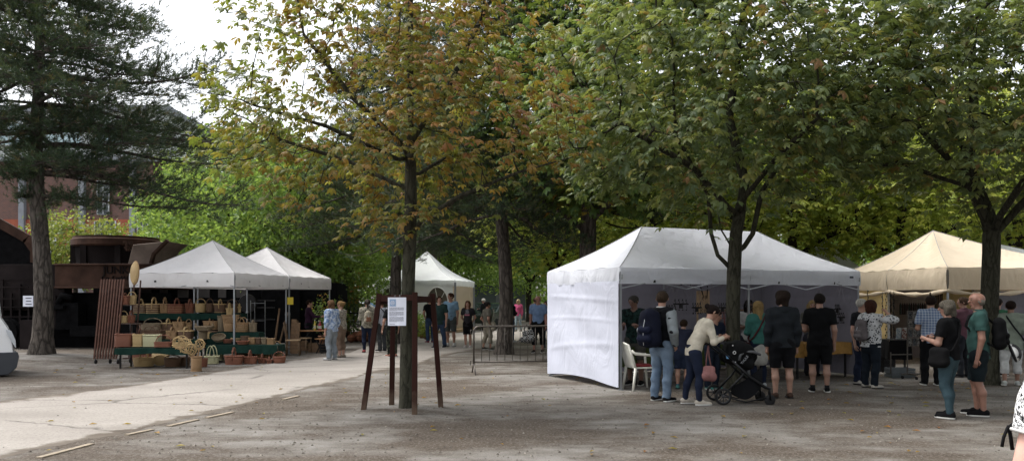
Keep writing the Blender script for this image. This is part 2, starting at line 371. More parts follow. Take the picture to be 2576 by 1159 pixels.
tag(raw('gravel', V, F, m.mat, attr=T), 'loose pebbles and grit scattered over the trodden ground', 'gravel', kind='stuff')
N = 300; V = []; F = []; T = []
for i in range(N):
    if rng.random() < .5: y = 8.6+12*rng.random(); x = (rng.random()*2-1)*.6*y
    else: y = 14+rng.normal()*2.5; x = 9+rng.normal()*3
    a = .025+.035*rng.random(); t = rng.random()*6.28; c, s_ = math.cos(t), math.sin(t); h = hill(x, y)+.012
    for (px, py, pz) in ((-a,0,0),(0,-a*.5,a*.3),(a*1.2,0,a*.1),(0,a*.5,a*.4)): V.append((x+c*px-s_*py, y+s_*px+c*py, h+pz))
    F.append((4*i, 4*i+1, 4*i+2, 4*i+3)); T.append(.55+.45*rng.random())
tag(raw('fallen_leaves', V, F, L_AUT, attr=T), 'dry brown chestnut leaves lying scattered on the gravel', 'leaves', kind='stuff')
# ---------------------------------------------------------------- trees
def colonize(seeds, env, natt, step=.28, di=1.6, dk=.45, iters=90, gen=None, tropism=(0,0,.03)):
    """space colonisation; seeds: list of polylines (first = trunk; later ones start at a point of an earlier one); env(n)->points"""
    from mathutils.kdtree import KDTree
    nodes = []; par = []
    for pl in seeds:
        pl = [Vector(p) for p in pl]; st = -1
        if nodes: st = min(range(len(nodes)), key=lambda i: (nodes[i]-pl[0]).length)
        prev = st
        if st < 0: nodes.append(pl[0]); par.append(-1); prev = 0
        for a, b in zip(pl, pl[1:]):
            n = max(1, int((b-a).length/step))
            for i in range(1, n+1):
                nodes.append(a.lerp(b, i/n)); par.append(prev); prev = len(nodes)-1
    A = [Vector(p) for p in env(natt)]; tr = Vector(tropism)
    for it in range(iters):
        kd = KDTree(len(nodes))
        for i, p in enumerate(nodes): kd.insert(p, i)
        kd.balance(); acc = {}; keep = []
        for a in A:
            co, i, d = kd.find(a)
            if d < dk: continue
            keep.append(a)
            if d < di or it < 6: acc.setdefault(i, []).append((a-nodes[i]).normalized())
        A = keep
        if not acc or len(nodes) > 5200: break
        for i, ds in acc.items():
            d = sum(ds, Vector((0,0,0)))/len(ds)+tr+Vector([random.gauss(0, .12) for _ in range(3)])
            if d.length < 1e-3: continue
            nodes.append(nodes[i]+d.normalized()*step); par.append(i)
    return nodes, par
def skeleton_mesh(nodes, par, r0, tip=.006, expo=2.3, flare=0, minr=0, nside=7):
    n = len(nodes); rad = [0.0]*n; ch = [[] for _ in range(n)]
    for i, p in enumerate(par):
        if p >= 0: ch[p].append(i)
    order = []; stack = [0]
    while stack:
        i = stack.pop(); order.append(i); stack += ch[i]
    for i in reversed(order): rad[i] = (tip**expo if not ch[i] else sum(rad[c]**expo for c in ch[i]))**(1/expo)
    k = r0/rad[0]
    rad = [max(tip, r*(k if r > rad[0]*.25 else 1+(k-1)*(r/(rad[0]*.25)))) for r in rad]
    mb = MB(); done = [False]*n
    for i in order:
        if done[i] and i != 0: continue
        chain = ([par[i]] if par[i] >= 0 else [])+[i]; done[i] = True; c = i
        while ch[c]:
            c = max(ch[c], key=lambda j: rad[j]); chain.append(c); done[c] = True
        if len(chain) < 2: continue
        rr = [rad[j] for j in chain]
        if par[i] >= 0: rr[0] = min(rad[par[i]], rr[1]*1.3)
        if max(rr) < minr: continue
        pts = [Vector(nodes[j]) for j in chain]
        if par[i] < 0 and flare:
            base = pts[0]; pts = [base+Vector((0,0,-.15)), base+Vector((0,0,.03)), base+Vector((0,0,.12))]+pts[1:]; rr = [rr[0]*(1+flare*1.3), rr[0]*(1+flare), rr[0]*(1+flare*.35)]+rr[1:]
        mb.tube(pts, rr, nside+4 if rr[0] > .08 else (6 if rr[0] > .02 else 4))
    return mb, rad, ch
def leaf_cloud(C, D, size, leaflets=6, droop=.55, rs=None):
    """C: leaf hubs (n,3); D: outward direction; a hand of leaflets each of four triangles"""
    n = len(C); rs = rs or rng
    z = np.array([0,0,1.0]); d = D*np.array([1,1,.35])+rs.normal(0, .35, (n,3)); d /= np.linalg.norm(d, axis=1)[:,None]+1e-9
    s_ = np.cross(d, z+rs.normal(0, .25, (n,3))); s_ /= np.linalg.norm(s_, axis=1)[:,None]+1e-9; up = np.cross(s_, d)
    V = []; sc = size*(.7+.6*rs.random(n))[:,None]; base = rs.random(n)
    for k in range(leaflets):
        a = (k-(leaflets-1)/2)*(5.0/leaflets)+rs.normal(0, .1, n); ca, sa = np.cos(a)[:,None], np.sin(a)[:,None]
        L = (.62+.38*ca)*sc; ax = d*ca+s_*sa; sd = -d*sa+s_*ca; dr = (droop+rs.normal(0, .15, n))[:,None]
        ax2 = ax-up*dr; ax2 /= np.linalg.norm(ax2, axis=1)[:,None]; wd = .23*L; fold = up*wd*.35
        B = C+ax*L*.03; M = C+ax2*L*.62+up*L*.1; T = C+ax2*L*1.0-up*L*.12
        V.append(np.stack([B, M+sd*wd+fold*-.8, T, M-sd*wd-fold*.8, M], 1))
    V = np.stack(V, 1).reshape(-1, 3)
    nl = n*leaflets; o = (np.arange(nl)*5)[:,None,None]
    F = (np.array([[0,1,4],[0,4,3],[1,2,4],[4,2,3]])[None]+o).reshape(-1, 3)
    t = np.repeat(np.repeat(base, leaflets)+rs.normal(0, .05, nl), 4); return V, F, t, base
def spray_cloud(C, D, size, nper=7, wide=.5, rs=None):
    """small leaves strewn on short twigs"""
    rs = rs or rng; n = len(C); C2 = np.repeat(C, nper, 0)+rs.normal(0, size*.9, (n*nper, 3)); N = len(C2)
    d = rs.normal(0, 1, (N,3))+np.repeat(D, nper, 0)*.8+np.array([0,0,-.4]); d /= np.linalg.norm(d, axis=1)[:,None]
    s_ = np.cross(d, rs.normal(0, 1, (N,3))); s_ /= np.linalg.norm(s_, axis=1)[:,None]; L = (size*(.6+.7*rs.random(N)))[:,None]
    V = np.stack([C2, C2+d*L*.5+s_*L*wide*.5, C2+d*L, C2+d*L*.5-s_*L*wide*.5], 1).reshape(-1, 3)
    F = np.arange(N*4).reshape(-1, 4); base = rs.random(n); return V, F, np.repeat(base, nper)+rs.normal(0, .12, N)
def noise3(P, f, seed=0):
    r = np.random.default_rng(seed); out = np.zeros(len(P))
    for i in range(6):
        k = r.normal(0, f, 3); out += np.sin(P@k+r.random()*6.28)
    return out/6
def chestnut(label, base, seeds, env, natt, r0, mat, size=.22, per=3, bm=None, tintshift=None, group='horse chestnut trees', leaflets=6, bare=.025, zmin=0, flare=.35, gap=-1, name='chestnut_tree', step=.28, spray=None, cat='tree'):
    root = empty(name, base, 0, label, cat, group)
    nodes, par = colonize(seeds, env, natt, step)
    mb, rad, ch = skeleton_mesh(nodes, par, r0, flare=flare, expo=2.05); mb.build('trunk', bm or BARK_CH, root)
    C = []; D = []; ctr = sum(nodes, Vector((0,0,0)))/len(nodes)
    for i, p in enumerate(nodes):
        if rad[i] < bare and p.z > zmin and par[i] >= 0:
            k = per+(2 if not ch[i] else 0)
            d = (p-nodes[par[i]]).normalized()*.6+Vector((p.x-ctr.x, p.y-ctr.y, 0)).normalized()*.6
            for _ in range(k): C.append((p.x, p.y, p.z)); D.append(tuple(d))
    C = np.array(C)+rng.normal(0, max(.16, size*1.15), (len(C), 3)); D = np.array(D)
    if gap > -1:
        k = noise3(C, 2.2, 3) > gap; C, D = C[k], D[k]
    if spray: V, F, t = spray_cloud(C, D, size, spray)
    else: V, F, t, b = leaf_cloud(C, D, size, leaflets)
    t = np.clip(t, 0, 1)
    if tintshift is not None:
        q = V[F[:,0]]; t = np.clip(tintshift(q, t), 0, 1)
    print('TREE', label[:40], len(nodes), len(C), len(F)); raw('crown', V, F, mat, root, attr=t); return root
def ell(cx, cy, cz, rx, ry, rz, shell=.35, cut=None):
    def f(n):
        out = []
        while len(out) < n:
            p = rng.normal(0, 1, 3); p /= np.linalg.norm(p); r = (shell+(1-shell)*rng.random())
            q = (cx+p[0]*rx*r, cy+p[1]*ry*r, cz+p[2]*rz*r)
            if cut is None or cut(q): out.append(q)
        return out
    return f
def multi(*es):
    def f(n):
        tot = sum(e[1] for e in es); out = []
        for e, w_ in es: out += e(int(n*w_/tot))
        return out
    return f
# the young autumn-coloured chestnut in its wooden guard
B1 = G(1020, 1034)
chestnut('young horse chestnut with yellow and rust-brown leaves inside the brown wooden tree guard', B1,
    [[(0,0,-.05),(.03,0,1.5),(.08,0,3.1),(.07,.02,5),(.08,0,7.5)], [(.07,0,2.75),(.8,-.2,3.2),(1.7,-.3,3.55),(2.6,-.3,3.8)], [(.08,0,3.3),(-.9,.2,3.8),(-1.9,.1,4.1)],
     [(.08,0,4.1),(.5,.3,4.7),(.95,.2,5.6),(1.3,.4,6.4)], [(.07,0,3.9),(-.7,-.4,4.6),(-1.4,-.5,5.5)], [(.08,0,3.7),(-1.0,-.9,4.1),(-1.9,-1.3,4.3)], [(.08,0,3.5),(.7,1.0,4.1)]],
    multi((ell(-.2,0,4.7,3.0,2.5,2.2,.25), 1), (ell(-2.3,0,4.1,1.2,1.2,1.0,.1), .16), (ell(.2,0,6.4,2.5,2.2,2.0,.2), .45)), 1900, .1, L_AUT, .12, 8,
    tintshift=lambda q, t: t*.6+.28+.22*noise3(q, 1.5, 5)+.14*np.clip(q[:,0]/2, -1, 1), group='horse chestnut trees', zmin=2.2, flare=.12, gap=-.24, step=.22)
B2 = G(1846, 980)
chestnut('horse chestnut rising in front of the open side of the big white tent', B2,
    [[(0,0,-.05),(-.02,0,1.5),(.0,0,2.2),(.04,0,2.9),(.28,.25,3.9),(.1,.7,5.2),(.35,.8,7)], [(-.02,0,2.25),(-.3,0,2.5),(-.42,0,2.9),(-.5,-.1,3.6),(-1.2,-.6,4.6)], [(.0,0,2.5),(-.22,.1,3.0),(-.3,.2,3.8)],
     [(.02,0,2.4),(.35,0,2.9),(.55,.1,3.7),(1.3,.2,4.8)], [(.05,0,3.2),(-.9,-.7,4.0),(-2.2,-1.3,4.6)], [(.06,0,3.4),(.5,-1.1,4.2),(.8,-2.0,4.6)]],
    multi((ell(0,-.3,5.6,4.0,3.0,2.5,.3, lambda q: q[2] > 3.2), 1), (ell(-2.4,-1.6,4.3,1.3,1.3,.9,.1), .25), (ell(0,0,8.2,3.2,2.6,1.8,.3), .3)), 1700, .13, L_MID, .17, 9, zmin=2.9, gap=-.32)
B3 = G(2492, 966)
chestnut('thick-limbed horse chestnut beside the beige tent on the right', B3,
    [[(0,0,-.05),(-.02,0,1.6),(.02,0,2.6),(.05,.05,3.3),(-.15,.5,4.4),(.2,.9,5.6),(.1,.9,8)], [(.02,0,3.0),(-.4,0,3.9),(-1.0,-.1,4.05),(-1.9,-.2,4.35),(-2.9,-.4,4.2)], [(-.45,0,3.95),(-.5,0,4.6),(-.95,-.1,5.3),(-1.7,-.3,6.3)],
     [(-.5,0,4.1),(-1.7,-.5,5.0),(-3,-.8,5.4)], [(.02,0,2.7),(-.28,0,3.3),(-.4,.2,4.2)], [(.03,0,2.9),(.5,-.1,3.5),(1.3,-.3,4.3)], [(.03,0,3.1),(.1,-1,4.0),(0,-2.2,4.8)]],
    multi((ell(-.6,-.6,5.8,4.4,3.4,2.4,.3, lambda q: q[2] > 3.5), 1), (ell(0,0,8.4,3.4,3,1.8,.3), .3), (ell(2.8,0,4.6,2.4,2.4,1.8,.2), .3)), 1700, .165, L_MID, .18, 9, zmin=3.1, gap=-.3)
B4 = Vector((xat(1478, 23), 23, 0))
chestnut('broad green horse chestnut with a rough trunk behind the big white tent', B4,
    [[(0,0,-.05),(0,0,2.5),(.03,0,4.2),(.0,0,6),(.1,0,10)], [(0,0,3.6),(-1,.2,4.4),(-2.2,0,5)], [(0,0,3.9),(1,-.2,4.8),(2.4,-.4,5.4)], [(0,0,4.2),(0,-1.4,5.2),(-.5,-2.4,6)]],
    multi((ell(.6,-.8,6.8,4.8,3.4,3.3,.35, lambda q: q[2] > 3.9), 1), (ell(.6,-.4,10,3.8,3.2,2,.3), .3)), 1700, .24, L_GRN, .22, 8, bm=BARK_PINE, zmin=3.6, step=.32)
copy_tree(bpy.data.objects['chestnut_tree.002'], (10.6, 7.6, 0), R(200), 'unseen horse chestnut added outside the right edge for its shade')  # added out of view to shade the stalls on the right
for (x_, y_, r_, l_) in ((10.2, .4, 60, 'unseen horse chestnut added right of the viewpoint for its shade'), (3.6, -5.2, 150, 'unseen horse chestnut added behind the viewpoint for its shade')): copy_tree(bpy.data.objects['chestnut_tree.002'], (x_, y_, 0), R(r_), l_)  # two more trees out of view, added to dim the right side
# further chestnuts and broad-leaved trees behind
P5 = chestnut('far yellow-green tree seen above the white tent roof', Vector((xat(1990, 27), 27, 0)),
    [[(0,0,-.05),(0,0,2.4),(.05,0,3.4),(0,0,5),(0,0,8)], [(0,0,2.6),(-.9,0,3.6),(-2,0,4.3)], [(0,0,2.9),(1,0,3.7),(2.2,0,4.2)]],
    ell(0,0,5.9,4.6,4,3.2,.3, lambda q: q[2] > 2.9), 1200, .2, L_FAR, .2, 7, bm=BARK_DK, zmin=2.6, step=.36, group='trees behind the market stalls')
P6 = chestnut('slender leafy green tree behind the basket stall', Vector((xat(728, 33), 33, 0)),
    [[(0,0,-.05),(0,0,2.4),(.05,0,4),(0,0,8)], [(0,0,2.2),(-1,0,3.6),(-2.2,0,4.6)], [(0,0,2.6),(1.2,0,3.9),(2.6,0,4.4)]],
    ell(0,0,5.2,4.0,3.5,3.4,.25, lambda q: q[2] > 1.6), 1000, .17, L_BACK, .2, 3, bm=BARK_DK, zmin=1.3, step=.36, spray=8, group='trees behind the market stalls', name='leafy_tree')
def more(src, lst):
    for (u, Y, rz, s_, lab) in lst: copy_tree(src, (xat(u, Y), Y, -.02), R(rz), lab, s_)
more(P5, [(1640, 30, 80, 1.05, 'far tree with arching dark limbs left of the white tent ridge'), (2270, 26, 150, 1.0, 'leafy tree directly behind the peak of the beige tent'),
          (2560, 29, 220, 1.1, 'bright yellow-green tree behind the right chestnut trunk'), (1395, 34, 300, 1.0, 'far tree with low forked limbs between pine and white tent'),
          (1800, 38, 20, 1.25, 'tall distant tree hidden behind the big tent canopy'), (2080, 40, 120, 1.3, 'distant tree filling the gap behind the small white tent peak'),
          (2420, 41, 190, 1.3, 'distant tree beyond the beige tent roof'), (2760, 36, 60, 1.3, 'distant tree at the right edge beyond the stalls')])
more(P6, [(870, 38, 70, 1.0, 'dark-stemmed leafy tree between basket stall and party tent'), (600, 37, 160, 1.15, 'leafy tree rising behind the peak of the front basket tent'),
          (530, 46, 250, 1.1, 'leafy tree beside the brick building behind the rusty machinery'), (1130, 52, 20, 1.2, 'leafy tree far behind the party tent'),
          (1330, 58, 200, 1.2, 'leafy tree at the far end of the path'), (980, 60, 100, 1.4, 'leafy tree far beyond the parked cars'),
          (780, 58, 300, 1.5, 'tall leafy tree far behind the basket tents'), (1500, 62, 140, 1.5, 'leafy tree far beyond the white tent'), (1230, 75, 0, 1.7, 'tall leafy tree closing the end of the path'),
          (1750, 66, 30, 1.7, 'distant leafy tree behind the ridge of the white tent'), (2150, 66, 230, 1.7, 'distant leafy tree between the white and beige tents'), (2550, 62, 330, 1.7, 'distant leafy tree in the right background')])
# pines
def pine(label, base, H, r0, lean, levels, tufts=1.0, droop=.1, group='pine trees', z0=2.4, seed=1, side=None):
    rs = np.random.default_rng(seed); root = empty('pine_tree', base, 0, label, 'tree', group); mb = MB()
    def tp(z): return Vector((lean[0]*z/H+.08*math.sin(z*.9), lean[1]*z/H, z))
    zs = [-.1, .02, .15, .5]+list(np.linspace(1, H, 22)); fl = {0: 1.5, 1: 1.38, 2: 1.2, 3: 1.08}
    mb.tube([tp(z) for z in zs], [r0*(fl.get(i, 1))*(1-.75*max(0, z)/H)*(1+.05*math.sin(z*7)) for i, z in enumerate(zs)], 16)
    C = []; D = []
    for li in range(levels):
        z = z0+(H-z0)*(li/levels)**.95+rs.normal(0, .12); nb = 5; a0 = rs.random()*6.28; Lm = (3.6*(1-(max(0, z-z0)/(H-z0))**1.6)+.9)*(1 if z > z0+.6 else .8)
        for b in range(nb):
            a = a0+b*6.28/nb+rs.normal(0, .25); L = Lm*(.7+.5*rs.random())
            if side: L *= side(a, z)
            if L < .4: continue
            d = Vector((math.cos(a), math.sin(a), 0)); p = tp(z); pts = [p]; n = 8; up = .25-droop*1.5-(-.06 if side and math.cos(a) > .5 and z < 7 else 0)
            for k in range(1, n+1):
                up += (.05 if k > 4 else -.09)+rs.normal(0, .05); q = (d+Vector((rs.normal(0, .16), rs.normal(0, .16), up))).normalized(); pts.append(pts[-1]+q*L/n)
            rb = .016+.011*L; mb.tube(pts, [rb*(1-.8*k/n) for k in range(n+1)], 6)
            for k in range(2, n+1):
                for sgn in (-1, 1, rs.choice([-1, 1])):
                    l2 = L*.4*(1.15-.6*k/n)*(.6+.7*rs.random()); sd = Vector((-d.y*sgn, d.x*sgn, 0))*.8+d*.7+Vector((0,0,rs.normal(.12, .25))); sd.normalize()
                    q0 = pts[k]; mpts = [q0, q0+sd*l2*.5+Vector((0,0,-.03)), q0+sd*l2+Vector((0,0,.06))]
                    mb.tube(mpts, [.011, .008, .005], 4, cap=False)
                    for t in np.linspace(.25, 1, max(2, int(l2/.11*tufts))):
                        c = mpts[0].lerp(mpts[2], t); j = rs.normal(0, .09, 3); C.append((c.x+j[0], c.y+j[1], c.z+j[2])); D.append(tuple(sd+Vector((0,0,.5))))
                        if rs.random() < .55:
                            j = rs.normal(0, .16, 3); C.append((c.x+j[0], c.y+j[1], c.z+j[2])); D.append(tuple(sd+Vector((0,0,.6))))
    mb.build('trunk', BARK_PINE, root); C = np.array(C); D = np.array(D); n = len(C); nb = 15
    D /= np.linalg.norm(D, axis=1)[:,None]; CC = np.repeat(C, nb, 0); N = len(CC)
    d = np.repeat(D, nb, 0)*.9+rs.normal(0, .62, (N,3)); d /= np.linalg.norm(d, axis=1)[:,None]; CC = CC+np.repeat(D, nb, 0)*(rs.random((N,1))-.5)*.14
    s_ = np.cross(d, rs.normal(0, 1, (N,3))); s_ /= np.linalg.norm(s_, axis=1)[:,None]; L = .14*(.7+.6*rs.random((N,1)))
    V = np.stack([CC-s_*.0075, CC+s_*.0075, CC+d*L], 1).reshape(-1, 3)
    raw('crown', V, np.arange(N*3).reshape(-1, 3), NEEDLE, root, attr=np.clip(np.repeat(rs.random(n), nb)+rs.normal(0, .06, N), 0, 1)); return root
pine('big dark pine standing left of the slatted basket rack', Vector((PB.x, PB.y, .12)), 12.5, .27, (-.2, 0), 20, 1.0, .1, z0=4.5, seed=4,
     side=lambda a, z: (.5 if z < 7 and math.sin(a) < -.1 else 1)*(.3 if z < 6.0 and math.cos(a) < .45 else 1)*(1.42 if math.cos(a) > .1 else 1.0)*(1 if z < 8 or math.cos(a) < .1 else .8))
PQ = pine('straight pine trunk behind the steel crowd barrier', G(1268, 890), 13, .235, (-.1, 0), 17, .9, .2, z0=4.4, seed=9)
copy_tree(PQ, (xat(997, 30), 30, 0), R(130), 'pine seen just left of the autumn chestnut trunk', 1.0)
copy_tree(PQ, (xat(1090, 47), 47, 0), R(230), 'pine behind the white party tent on the path', 1.15)
# yellow-green shrub in front of the brick building
ys_ = chestnut('yellow-green bush growing in front of the brick building', Vector((xat(190, 38), 38, 0)),
    [[(0,0,-.05),(0,0,3),(0,0,5)], [(0,0,2.5),(-1.4,0,4)], [(0,0,2.5),(1.4,0,4)]], ell(0,0,4.0,2.9,2,1.9,.2), 420, .1, L_YEL, .2, 4, zmin=1.5, step=.36, spray=8, name='bush', bm=BARK_DK, group='bushes by the brick building', cat='bush')
copy_tree(ys_, (xat(20, 40), 40, -.6), R(140), 'lower yellow-green bush left of the pine trunk', .85)
# ---------------------------------------------------------------- tents
SEAM = plain('grey_seam_tape', '#9a9a9c', .8)
def canopy(C, zt, zb, peak, ridge=None, sag=.12, mats=None, name='canopy', parent=None, scallop=0, n=14, bow=.03, belly=0, concave=0):
    """C: corner points (x,y) counter-clockwise in local space; roof rising to a peak or to a ridge (p, q); valance from zt to zb"""
    mb = MB(); N = len(C); C = [Vector((c[0], c[1], 0)) for c in C]
    for i in range(N):
        a, b = C[i], C[(i+1) % N]
        def top(u):
            if ridge is None: return Vector(peak)
            p, q = Vector(ridge[0]), Vector(ridge[1]); da, db = (a-p.xy.to_3d()).length-(a-q.xy.to_3d()).length, (b-p.xy.to_3d()).length-(b-q.xy.to_3d()).length
            ta = p if da < 0 else q; tb = p if db < 0 else q; return ta.lerp(tb, u)
        def fn(u, v, a=a, b=b, top=top):
            e = a.lerp(b, u); t = top(u); p = e.lerp(t, v); z = zt+(t.z-zt)*(v-(concave*math.sin(math.pi*v)*1.0))
            z -= sag*math.sin(math.pi*v)*(.35+.65*math.sin(math.pi*u))+(.012*math.sin(u*23+i*2)*(1-v)**2)
            return Vector((p.x, p.y, z))
        mb.grid(fn, n, n)
        L = (b-a).length; nrm = Vector(((b-a).y, -(b-a).x, 0)).normalized()
        def fv(u, v, a=a, b=b, nrm=nrm, L=L, i=i):
            e = a.lerp(b, u); o = .012*math.sin(u*L*9+i)*v+bow*math.sin(math.pi*v)*.4+.008*math.sin(u*L*23+2*i)*v
            sc_ = scallop*abs(math.sin(u*L*math.pi/.28))*v-.02*math.sin(u*math.pi)*v
            zz = zt-.012*math.sin(math.pi*u)-(zt-zb)*v+scallop*v-sc_; return e+nrm*(.02+o)+Vector((0,0,zz))
        mb.grid(fv, max(24, int(L/.07)) if scallop else 40, 4)
    seam = MB()
    for i in range(N):
        a = C[i]; t = Vector(peak) if ridge is None else min((Vector(ridge[0]), Vector(ridge[1])), key=lambda r: (a-r.xy.to_3d()).length)
        pts = []
        for k in range(13):
            v = k/12; p = a.lerp(t, v); pts.append((p.x, p.y, zt+(t.z-zt)*(v-concave*math.sin(math.pi*v))-sag*.35*math.sin(math.pi*v)+.004))
        seam.tube(pts, .007, 4, cap=False)
    o = mb.build(name, mats, parent); seam.build('seam', SEAM, o); return o
def legs(root, pts, h, w=.035, lock=1.0, n=2):
    for p in pts:
        mb = MB(); mb.bar((p[0], p[1], 0), (p[0], p[1], h*.55), w, w); mb.bar((p[0], p[1], h*.5), (p[0], p[1], h), w*.8, w*.8)
        mb.box((p[0], p[1], .008), (.1, .1, .016)); mb.box((p[0], p[1], h*.52), (w*1.3, w*1.3, .06)); mb.box((p[0], p[1], h-.1), (w*1.3, w*1.3, .09)); mb.build('leg', POLE, root)
def truss(root, a, b, z, n=2, h=.28):
    a = Vector((a[0], a[1], 0)); b = Vector((b[0], b[1], 0)); mb = MB()
    for k in range(n):
        p, q = a.lerp(b, k/n), a.lerp(b, (k+1)/n); mb.bar(p+Vector((0,0,z)), q+Vector((0,0,z-h)), .03, .018); mb.bar(p+Vector((0,0,z-h)), q+Vector((0,0,z)), .03, .018)
        m_ = p.lerp(q, .5); mb.box(m_+Vector((0,0,z-h/2)), (.06, .06, .05), mi=1)
    mb.build('truss', [POLE, BLACK], root)
# basket stall tents (row going back along the path)
A1 = Vector((-7.41, 21.3)); e1 = Vector((-.995, .13)); e2 = Vector((.2, .98))      # front edge leftwards, side edge backwards
def basket_tent(o, label, zp):
    root = empty('pavilion', (o.x, o.y, 0), 0, label, 'market tent', 'pale pavilions of the basket stall')
    c = [(0,0), tuple(e2*2.95), tuple(e2*2.95+e1*3), tuple(e1*3)]; ct = (e2*2.95+e1*3)/2
    canopy(c, 2.38, 2.0, (ct.x, ct.y, zp), sag=.14, mats=CV_GREY, parent=root)
    legs(root, [Vector(p)*.985+Vector((ct.x, ct.y))*.015 for p in c], 2.34, .045)
    truss(root, c[0], c[1], 2.3); truss(root, c[0], c[3], 2.3); truss(root, c[1], c[2], 2.3)
    mb = MB(); mb.bar((ct.x, ct.y, 2.2), (ct.x, ct.y, zp-.02), .04); mb.build('mast', POLE, root); return root
basket_tent(A1, 'front pale pavilion over the tiered baskets, nearer of the two on the left', 3.36)
basket_tent(A1+e2*3.1+Vector((.0,0)), 'rear pale pavilion over the table where the woman in plum stands', 3.36)
mb = MB(); p = at(730, 758, 24.2); mb.box((p.x+.02, p.y-.06, p.z+.02), (.18, .01, .22)); tag(mb.build('notice', plain('yellow_card', '#c4ac30', .6, 0, .03)), 'small yellow notice fixed to the tent leg', 'notice')
# big white tent
W0 = Vector((2.0, 14.8)); f1 = Vector((.916, .401)); f2 = Vector((-.401, .916))
root = empty('market_tent', (W0.x, W0.y, 0), 0, 'big bright white tent with a long ridge and one closed side wall', 'market tent')
c = [(0,0), tuple(f1*6), tuple(f1*6+f2*3), tuple(f2*3)]
r0_, r1_ = f1*1.45+f2*1.5, f1*4.5+f2*1.5
canopy(c, 2.28, 1.97, None, ((r0_.x, r0_.y, 3.2), (r1_.x, r1_.y, 3.2)), sag=.16, mats=CV_WHITE, parent=root, n=20)
legs(root, [f1*.02, f1*3.0, f1*5.96, f1*5.96+f2*2.96, f1*3+f2*2.96, f1*.03+f2*2.96], 2.2, .045)
for (a, b) in ((f1*0, f1*3), (f1*3, f1*6), (f2*3, f1*3+f2*3), (f1*3+f2*3, f1*6+f2*3), (f1*3, f1*3+f2*3), (f1*6, f1*6+f2*3)): truss(root, a, b, 2.16)
def wall(root, a, b, z0, z1, mat, name='side_wall', off=0, bot=None, seed=0, fold=1.0):
    a = Vector((a[0], a[1], 0)); b = Vector((b[0], b[1], 0)); L = (b-a).length; nrm = Vector(((b-a).y, -(b-a).x, 0)).normalized(); mb = MB()
    def fn(u, v):
        ed = min(1, 8*u, 8*(1-u)); p = a.lerp(b, u); zb = z0+(bot(u) if bot else 0); z = zb+(z1-zb)*v
        o = off+ed*fold*.6*(.022*math.sin(v*5+u*3+seed)+.012*math.sin(u*17+v*6+seed)+.012*math.sin(v*14+u*9)+.03*math.exp(-((v-.28-.12*u)/.03)**2)*.5+.02*math.exp(-((v-.62)/.015)**2)*.6+.016*math.exp(-((v-.86+.05*u)/.02)**2)+.016*math.exp(-((u-.58)/.012)**2))
        return p+nrm*o+Vector((0,0,z))
    mb.grid(fn, 50, 60); return mb.build(name, mat, root)
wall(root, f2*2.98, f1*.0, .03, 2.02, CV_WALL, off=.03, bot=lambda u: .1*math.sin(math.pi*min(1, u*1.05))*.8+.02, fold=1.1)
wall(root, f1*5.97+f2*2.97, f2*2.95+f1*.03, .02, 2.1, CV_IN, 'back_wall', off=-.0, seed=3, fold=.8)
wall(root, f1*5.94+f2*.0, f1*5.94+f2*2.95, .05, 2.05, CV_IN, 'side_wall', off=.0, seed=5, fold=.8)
mb = MB(); q = f1*5.72-f2*.045
mb.box((q.x, q.y, 2.155), (.15, .006, .09), rz=math.atan2(f1.y, f1.x), mi=0); mb.box((q.x-f2.x*.006, q.y-f2.y*.006, 2.15), (.105, .004, .045), rz=math.atan2(f1.y, f1.x), mi=1)
mb.build('maker_label', [PAPER, INK], root)
# beige pavilion on the right
root = empty('beige_pavilion', (10.05, 18.4, 0), 0, 'cream beige pavilion with a tall pointed roof and rolled-up side walls', 'market tent')
hx = [(10.05,18.4), (14.6,19.6), (13.6,23.5), (10.8,25.0), (9.6,23.2), (9.72,20.6)]; hx = [(x-10.05, y-18.4) for x, y in hx]
pk = at(2347, 580, 21.2); canopy(hx, 2.42, 1.9, (pk.x-10.05, pk.y-18.4, pk.z), sag=.22, mats=CV_BEIGE, parent=root, n=16, bow=.08)
legs(root, [(x*.99+.02, y+.03) for x, y in hx], 2.36, .05)
roll = MB()
for a, b in ((hx[5], hx[0]), (hx[0], hx[1]), (hx[4], hx[5])):
    a = Vector((a[0], a[1], 1.88)); b = Vector((b[0], b[1], 1.88)); L = (b-a).length; k = max(8, int(L/.22))
    roll.tube([a.lerp(b, i/k)+Vector((0,0,-.09*abs(math.sin(i/k*math.pi*max(1, round(L/2.2)))))) for i in range(k+1)], [.045+.02*math.sin(i*1.7) for i in range(k+1)], 8)
roll.build('rolled_wall', CV_BEIGE, root)
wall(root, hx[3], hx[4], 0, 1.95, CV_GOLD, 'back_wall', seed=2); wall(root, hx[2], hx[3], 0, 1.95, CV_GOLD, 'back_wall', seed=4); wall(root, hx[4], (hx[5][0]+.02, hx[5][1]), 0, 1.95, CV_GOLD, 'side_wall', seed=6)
# white tent to its right with a wall, and the small peak behind
root = empty('market_tent', (11.6, 22.0, 0), 0, 'white tent with a plain side wall in shade-grey at the right edge', 'market tent')
canopy([(0,0),(6,.4),(5.8,3.4),(-.2,3)], 2.5, 2.2, (2.9,1.7,3.3), mats=CV_FAR, parent=root); wall(root, (5.9,3.3), (-.1,3), 0, 2.3, CV_IN, 'back_wall', seed=1, fold=2); wall(root, (0,3), (0,.1), 0, 2.3, CV_IN, 'side_wall', seed=8, fold=1.5); legs(root, [(0,0),(5.9,.4),(5.7,3.3)], 2.4)  # walls reuse the canvas with shade put into its grey
pk = at(2085, 618, 28); root = empty('market_tent', (pk.x-1.5, 27, 0), 0, 'small white pointed tent peeking out behind the big white tent', 'market tent')
canopy([(0,0),(3,.2),(2.8,3.2),(-.2,3)], 2.35, 2.05, (1.5,1.6,pk.z+.35), sag=.1, mats=CV_FAR, parent=root, concave=.06); legs(root, [(0.05,.05),(2.95,.25),(2.75,3.1),(-.1,2.9)], 2.3)
